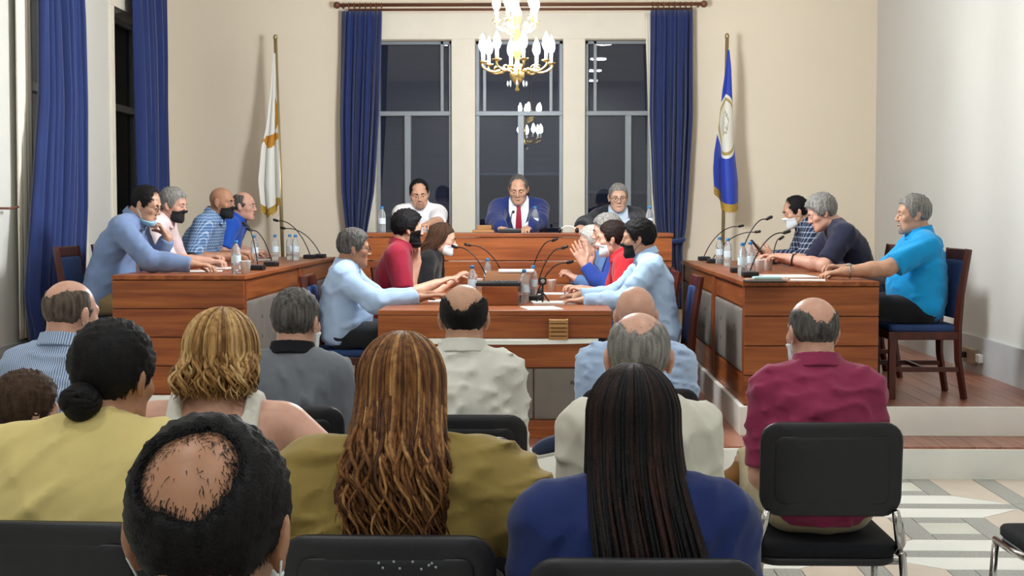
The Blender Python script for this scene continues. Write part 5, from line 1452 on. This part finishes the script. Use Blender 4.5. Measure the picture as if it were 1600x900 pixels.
# right side facing left
person('person in pale blue shirt with black mask and dark hair, right side of table', (0.603, 9.050, 1.343), R90, Z1, dict(group=GCR, top='long', mtop=C_('sky_shirt_b', '#b0cdf0'), mleg=jeans, skin='mid', hair=('full', 'black'), hthick=.014, hlen=.02, mask=('on', M_mask_b), lean=3, lean2=13, look=(-8, 6, 0), poke=.4, wamp=.014, watch='L',
    armL=dict(w=(0.250, 8.850, 0.957), pole=(-.6, -.8, -.6), curl=.7), armR=dict(w=(0.230, 9.200, 0.969), pole=(.6, -.8, -.6), curl=.7)))
seat('dark wooden chair behind the man in pale blue shirt and black mask', 'council')
person('person in red polo with dark hair and white mask', (0.475, 9.800, 1.327), R90, Z1, dict(group=GCR, top='short', mtop=C_('red_polo', '#c42a35'), mleg=darkT, skin='pink', hair=('full', 'darkbrown'), hthick=.012, hlen=.018, mask=('on', M_mask_w), lean=10, lean2=20, look=(-10, 6, 0), poke=.4,
    armL=dict(w=(0.297, 9.600, 0.972), pole=(-.6, -.8, -.6), curl=.7), armR=dict(w=(0.264, 10.000, 0.969), pole=(.6, -.8, -.6), curl=.7)))
seat('dark wooden chair behind the man in the red polo', 'council')
person('person in blue jacket with grey hair holding both hands up', (0.464, 10.450, 1.371), R90, Z1, dict(group=GCR, top='long', topname='jacket', mtop=C_('blue_jacket', '#2b479b'), mleg=navyT, skin='pink', hair=('full', 'grey'), hthick=.014, hlen=.022, lean=12, lean2=22, look=(4, 10, 0), poke=.4, brow='grey', hs=1.03,
    armL=dict(w=(0.293, 10.250, 1.137), pole=(-.2, .1, -1), dir=(-.5, 0, 1), palm_w=(.1, 1, 0), curl=.05), armR=dict(w=(0.339, 10.500, 1.114), pole=(.2, .1, -1), dir=(-.35, 0, 1), palm_w=(.1, -1, 0), curl=.05)))
seat('dark wooden chair behind the man in the blue jacket', 'council')
person('person with white hair leaning forward at the far right of the table', (0.369, 11.000, 1.285), R90 + .1, Z1, dict(group=GCR, top='long', mtop=C_('denim_shirt', '#5b7bab'), mleg=greyT, skin='pink', hair=('full', 'white'), hthick=.012, hlen=.02, lean=16, lean2=28, look=(6, 10, 0), poke=.4, brow='white', size=.97,
    armL=dict(w=(0.246, 10.800, 1.005), pole=(-.6, -.8, -.6), curl=.7), armR=dict(w=(0.227, 11.100, 1.001), pole=(.6, -.8, -.6), curl=.7)))
seat('dark wooden chair behind the white-haired man at the table', 'council')

# ------------------------------------------------------------------ right wing, facing left
GRW = 'people at the right wing desks'
person('person in turquoise polo with short grey hair and wristwatch', (2.327, 8.950, 1.497), R90, Z2, dict(group=GRW, top='short', sleeve=.8, mtop=C_('turquoise_polo', '#1495d6'), mleg=C_('black_trousers', '#15161c'), skin='mid', hair=('full', 'grey'), hthick=.012, hlen=.018, beard='gstubble', lean=-7, lean2=5, size=1.06, bw=1.15, belly=1.5, look=(0, 4, 0), brow='grey', watch='L', mstrap=M_watch, hem=-.10, wamp=.014,
    armL=dict(w=(1.847, 8.720, 1.145), pole=(-.6, -.7, -.7), curl=.6), armR=dict(w=(1.956, 9.200, 1.147), pole=(.6, -.8, -.6), curl=.5)))
seat('tall dark wooden chair under the man in the turquoise polo', 'council')
person('person in navy tee with thick grey hair looking down at desk', (1.978, 10.100, 1.512), R90, Z2, dict(group=GRW, top='short', sleeve=.85, collar=False, mtop=C_('navy_tee', '#23263c'), mleg=darkT, skin='pink', hair=('full', 'grey'), hthick=.018, hlen=.028, lean=10, lean2=30, bw=1.15, sw=1.05, belly=1.2, look=(0, 26, 0), poke=.6, brow='grey', watch='L', size=1.05,
    armL=dict(w=(1.712, 9.900, 1.191), pole=(-.7, -.8, -.5), curl=.5), armR=dict(w=(1.719, 10.400, 1.185), pole=(.6, -.8, -.6), curl=.5)))
seat('dark wooden chair with blue back behind the man in the navy tee', 'council')
person('person in navy checked shirt with white mask and dark hair', (2.005, 11.300, 1.518), R90, Z2, dict(group=GRW, top='long', mtop=pattern_cloth('navy_check', '#232b45', '#aeb8c8', 'check', 24, 24, .22), mleg=jeans, skin='mid', hair=('receding', 'black'), hthick=.010, hlen=.018, mask=('on', M_mask_w), lean=14, lean2=26, look=(4, 18, 0), poke=.5,
    armL=dict(w=(1.773, 11.000, 1.182), pole=(-.6, -.8, -.6), dir=(-1, -.1, .25), palm_w=(0, 1, .5), curl=.9), armR=dict(w=(1.822, 11.500, 1.172), pole=(.6, -.8, -.6), curl=.5)))
seat('dark wooden chair behind the man in the navy checked shirt', 'council')
ph = tag(empty('smartphone', (1.666, 10.950, 1.223)), 'black smartphone held up by the man in the navy checked shirt', 'phone')
MB().box((-.005, -.037, -.04), (.005, .037, .10), .003).build('phone_body', M_mic, ph); MB().box((.005, -.033, -.032), (.0062, .033, .094)).build('phone_screen', mat('phone_screen', '#2a2e36', .15), ph)
ph.rotation_euler = (0, math.radians(-38), 0)

# ------------------------------------------------------------------ audience, seen from behind
GA = 'people in the audience'
AU = dict(group=GA, back=True, hands=False, fine=.006, wamp=.014, wfreq=34, clothres=.009, sw=.88, arm=1.0, bw=.98, armL=dict(l=(-.15, .28, .66), pole=(-.12, -.5, -1)), armR=dict(l=(.15, .28, .66), pole=(.12, -.5, -1)))
def aud(label, head, rz, chair, **k): 
    person(label, head, rz, 0, dict(AU, **k)); seat(chair, 'stack')
aud('person with dark hair and bald crown, nearest to the camera', (-0.389, 1.620, 1.125), 0.02, 'black stacking chair under the nearest bald-crowned man', hair=('crown', 'black'), skin='tan', hthick=.009, nstr=16000, hlen=.016, hwid=.0005, hlift=.5, top='short', mtop=C_('dark_shirt', '#2a2b33'), mleg=darkT, lean=0, lean2=6, look=(-4, 14, 0), mask=('back', M_mask_w), hs=1.09, sw=1.0)
aud('person in olive mustard shawl top with long wavy honey-blond hair', (-0.319, 3.150, 1.098), 0, 'black stacking chair with small pale marks under the woman with long wavy hair', fem=True, hs=1.0, hair=('custom', 'honey', long_hair(620, -.305, 1.10, .020, 13, 4, -.175, .0056, 112, .018, .0, -.11, 0, .16, ('honey2', 'honey3', 'honey'), .25)), skin='fair', top='shawl', topname='shawl', wfreq=26, wamp=.02, clothres=.009, mtop=C_('mustard_shawl', '#8f7a42'), mleg=darkT, collar=False, lean=4, lean2=12, look=(0, 6, 0), bw=1.15, sw=1.1, arm=1.5, belly=1.1,
    armL=dict(l=(-.24, .12, .60), pole=(-1, -.3, -.4)), armR=dict(l=(.24, .12, .60), pole=(1, -.3, -.4)))
aud('person in navy top with long straight dark hair, front right', (0.189, 2.950, 1.035), 0, 'black stacking chair under the woman with long straight dark hair', fem=True, hs=1.0, hair=('custom', 'darkbrown', long_hair(640, -.46, 1.22, .004, 5, 9, -.18, .0055, 115, .016, .0, -.11, .03, .06, ('black', 'auburn', 'black'))), skin='mid', top='short', mtop=C_('navy_top', '#1b2a5e'), collar=False, mleg=darkT, lean=4, lean2=10, look=(0, 4, 0), bw=1.1, sw=1.1, arm=1.15, wamp=.010)
aud('person in yellow tee with dark hair in a low bun', (-1.020, 3.300, 1.112), -.05, 'black stacking chair under the woman in the yellow tee', fem=True, hs=1.06, hair=('custom', 'black', bun_hair), skin='tan', top='short', mtop=C_('yellow_tee', '#d3c07f'), collar=False, mleg=darkT, lean=6, lean2=16, look=(-14, 12, 0), bw=1.3, sw=1.25, belly=1.2, arm=1.2, wamp=.014)
aud('person in white tank top with short layered blond hair', (-0.888, 3.850, 1.104), 0, 'black stacking chair under the woman in the white tank top', fem=True, hair=('custom', 'blond', long_hair(420, -.095, 1.02, .014, 8, 13, -.110, .0062, 125, .026, .0, -.05, 0, .22, ('blond2', 'blond3', 'blond'), .0)), skin='pink', top='tank', topname='tank_top', mtop=C_('white_tank', '#dcdad2'), mleg=beigeT, lean=2, lean2=10, look=(0, 4, 0), bw=1.05, sw=1.12, arm=1.2,
    armR=dict(l=(.26, .16, .62), pole=(1, -.4, -.4)))
aud('boy with short brown hair', (-1.472, 3.950, 0.937), 0, 'black stacking chair under the boy', hs=.88, size=.74, seat=.462, hair=('full', 'brown'), hthick=.016, hlen=.025, skin='fair', top='short', mtop=C_('boy_white_tee', '#dcdcda'), collar=False, mleg=jeans, lean=0, lean2=4, look=(-40, 10, 0))
aud('person in blue striped shirt with bald top and white mask', (-1.645, 4.850, 1.151), -.1, 'black stacking chair under the man in the striped shirt', hair=('fringe:.045', 'thin'), hthick=.004, hlen=.010, nstr=3500, skin='pink', top='long', mtop=pattern_cloth('blue_stripe', '#b4c4dc', '#5b719c', 'stripe', 130, None, .4), mleg=navyT, lean=2, lean2=12, look=(-22, 8, 0), mask=('back', M_mask_w), hs=1.0)
aud('person in grey polo with black collar and short salt-and-pepper hair', (-0.893, 5.050, 1.110), 0, 'black stacking chair under the man in the grey polo', hair=('full', 'salt'), hthick=.008, hlen=.014, nstr=4500, skin='pink', top='short', sleeve=.8, mtop=C_('grey_polo', '#6b7079'), mcollar=M_blackf, mleg=darkT, lean=2, lean2=10, look=(-16, 4, 0), mask=('back', M_mask_w), bw=1.05, sw=.92, wamp=.016)
aud('person in white shirt with bald top and dark fringe of hair', (-0.276, 4.850, 1.139), 0, 'black stacking chair under the man in the white shirt', hair=('fringe:.02', 'black'), hthick=.007, hlen=.012, nstr=4500, skin='mid', top='long', mtop=C_('offwhite_shirt', '#d9d8d0'), mleg=darkT, lean=0, lean2=8, look=(0, 4, 0), wamp=.016)
aud('person in pale blue shirt with bald head, far right of the audience rows', (0.361, 5.550, 1.098), 0, 'black stacking chair under the bald man in the pale blue shirt', hair=('sparse', 'white'), hthick=.002, hlen=.008, nstr=2500, skin='pink', top='long', mtop=C_('paleblue_shirt', '#a9bfe0'), mleg=navyT, lean=0, lean2=8, look=(0, 4, 0), bw=1.1, sw=1.02, belly=1.15, wamp=.016, mshoe=C_('navy_sneaker', '#2a3350'), msole=M_sole, flatseat=False, legR=((.13, .40, .62), (-.27, .43, .58), (-.75, .55, -.25)))
aud('person in cream shirt with grey cropped hair thin on top', (0.256, 3.800, 1.109), 0, 'black stacking chair under the man in the cream shirt', hair=('fringe:.055', 'grey'), hthick=.004, hlen=.012, nstr=5500, skin='pink', top='long', mtop=C_('cream_shirt', '#d0ccc0'), mleg=beigeT, lean=2, lean2=10, look=(0, 6, 0), bw=1.0, sw=.92, hs=1.06, wamp=.016)
aud('person in magenta polo with bald top on the right', (0.898, 4.720, 1.104), 0, 'black stacking chair with chrome legs under the man in the magenta polo', hair=('fringe:.025', 'salt'), hthick=.005, hlen=.010, nstr=4000, skin='pink', top='short', sleeve=.85, mtop=C_('magenta_polo', '#8d2f52'), mleg=beigeT, lean=2, lean2=10, look=(14, 6, 0), mask=('back', M_mask_w), bw=1.02, sw=.95, wamp=.014, mshoe=C_('tan_shoe', '#8a6238'), msole=M_sole, flatseat=False, legR=((.13, .40, .63), (-.19, .40, .62), (-.72, .2, -.45)))
# empty chairs between the rows
_c = [o for o in COL.objects if o.name.startswith('stacking_chair') and 'pale marks' in o.get('label', '')][0]
for i, (px_, pz_) in enumerate([(-.01, .805), (-.002, .795), (.02, .808), (.032, .794), (.058, .808), (.075, .793), (.096, .805), (.104, .797), (.09, .801)]):
    MB().sphere((px_, -.2585 - .10*(pz_-.7)/.15*.12, pz_), (.0028, .0016, .0028), 8, 5).build('pale_mark', mat('pale_mark', '#8f98a3', .6), _c, True)
stack_chair('empty black stacking chair close behind the white-shirted man', (-.30, 4.31, 0), 0)
stack_chair('empty black stacking chair between the wavy-haired woman and the white-shirted man', (-.25, 3.73, 0), 0)
stack_chair('empty chair at the right edge, only its chrome frame in view', (1.765, 4.55, 0), 0)
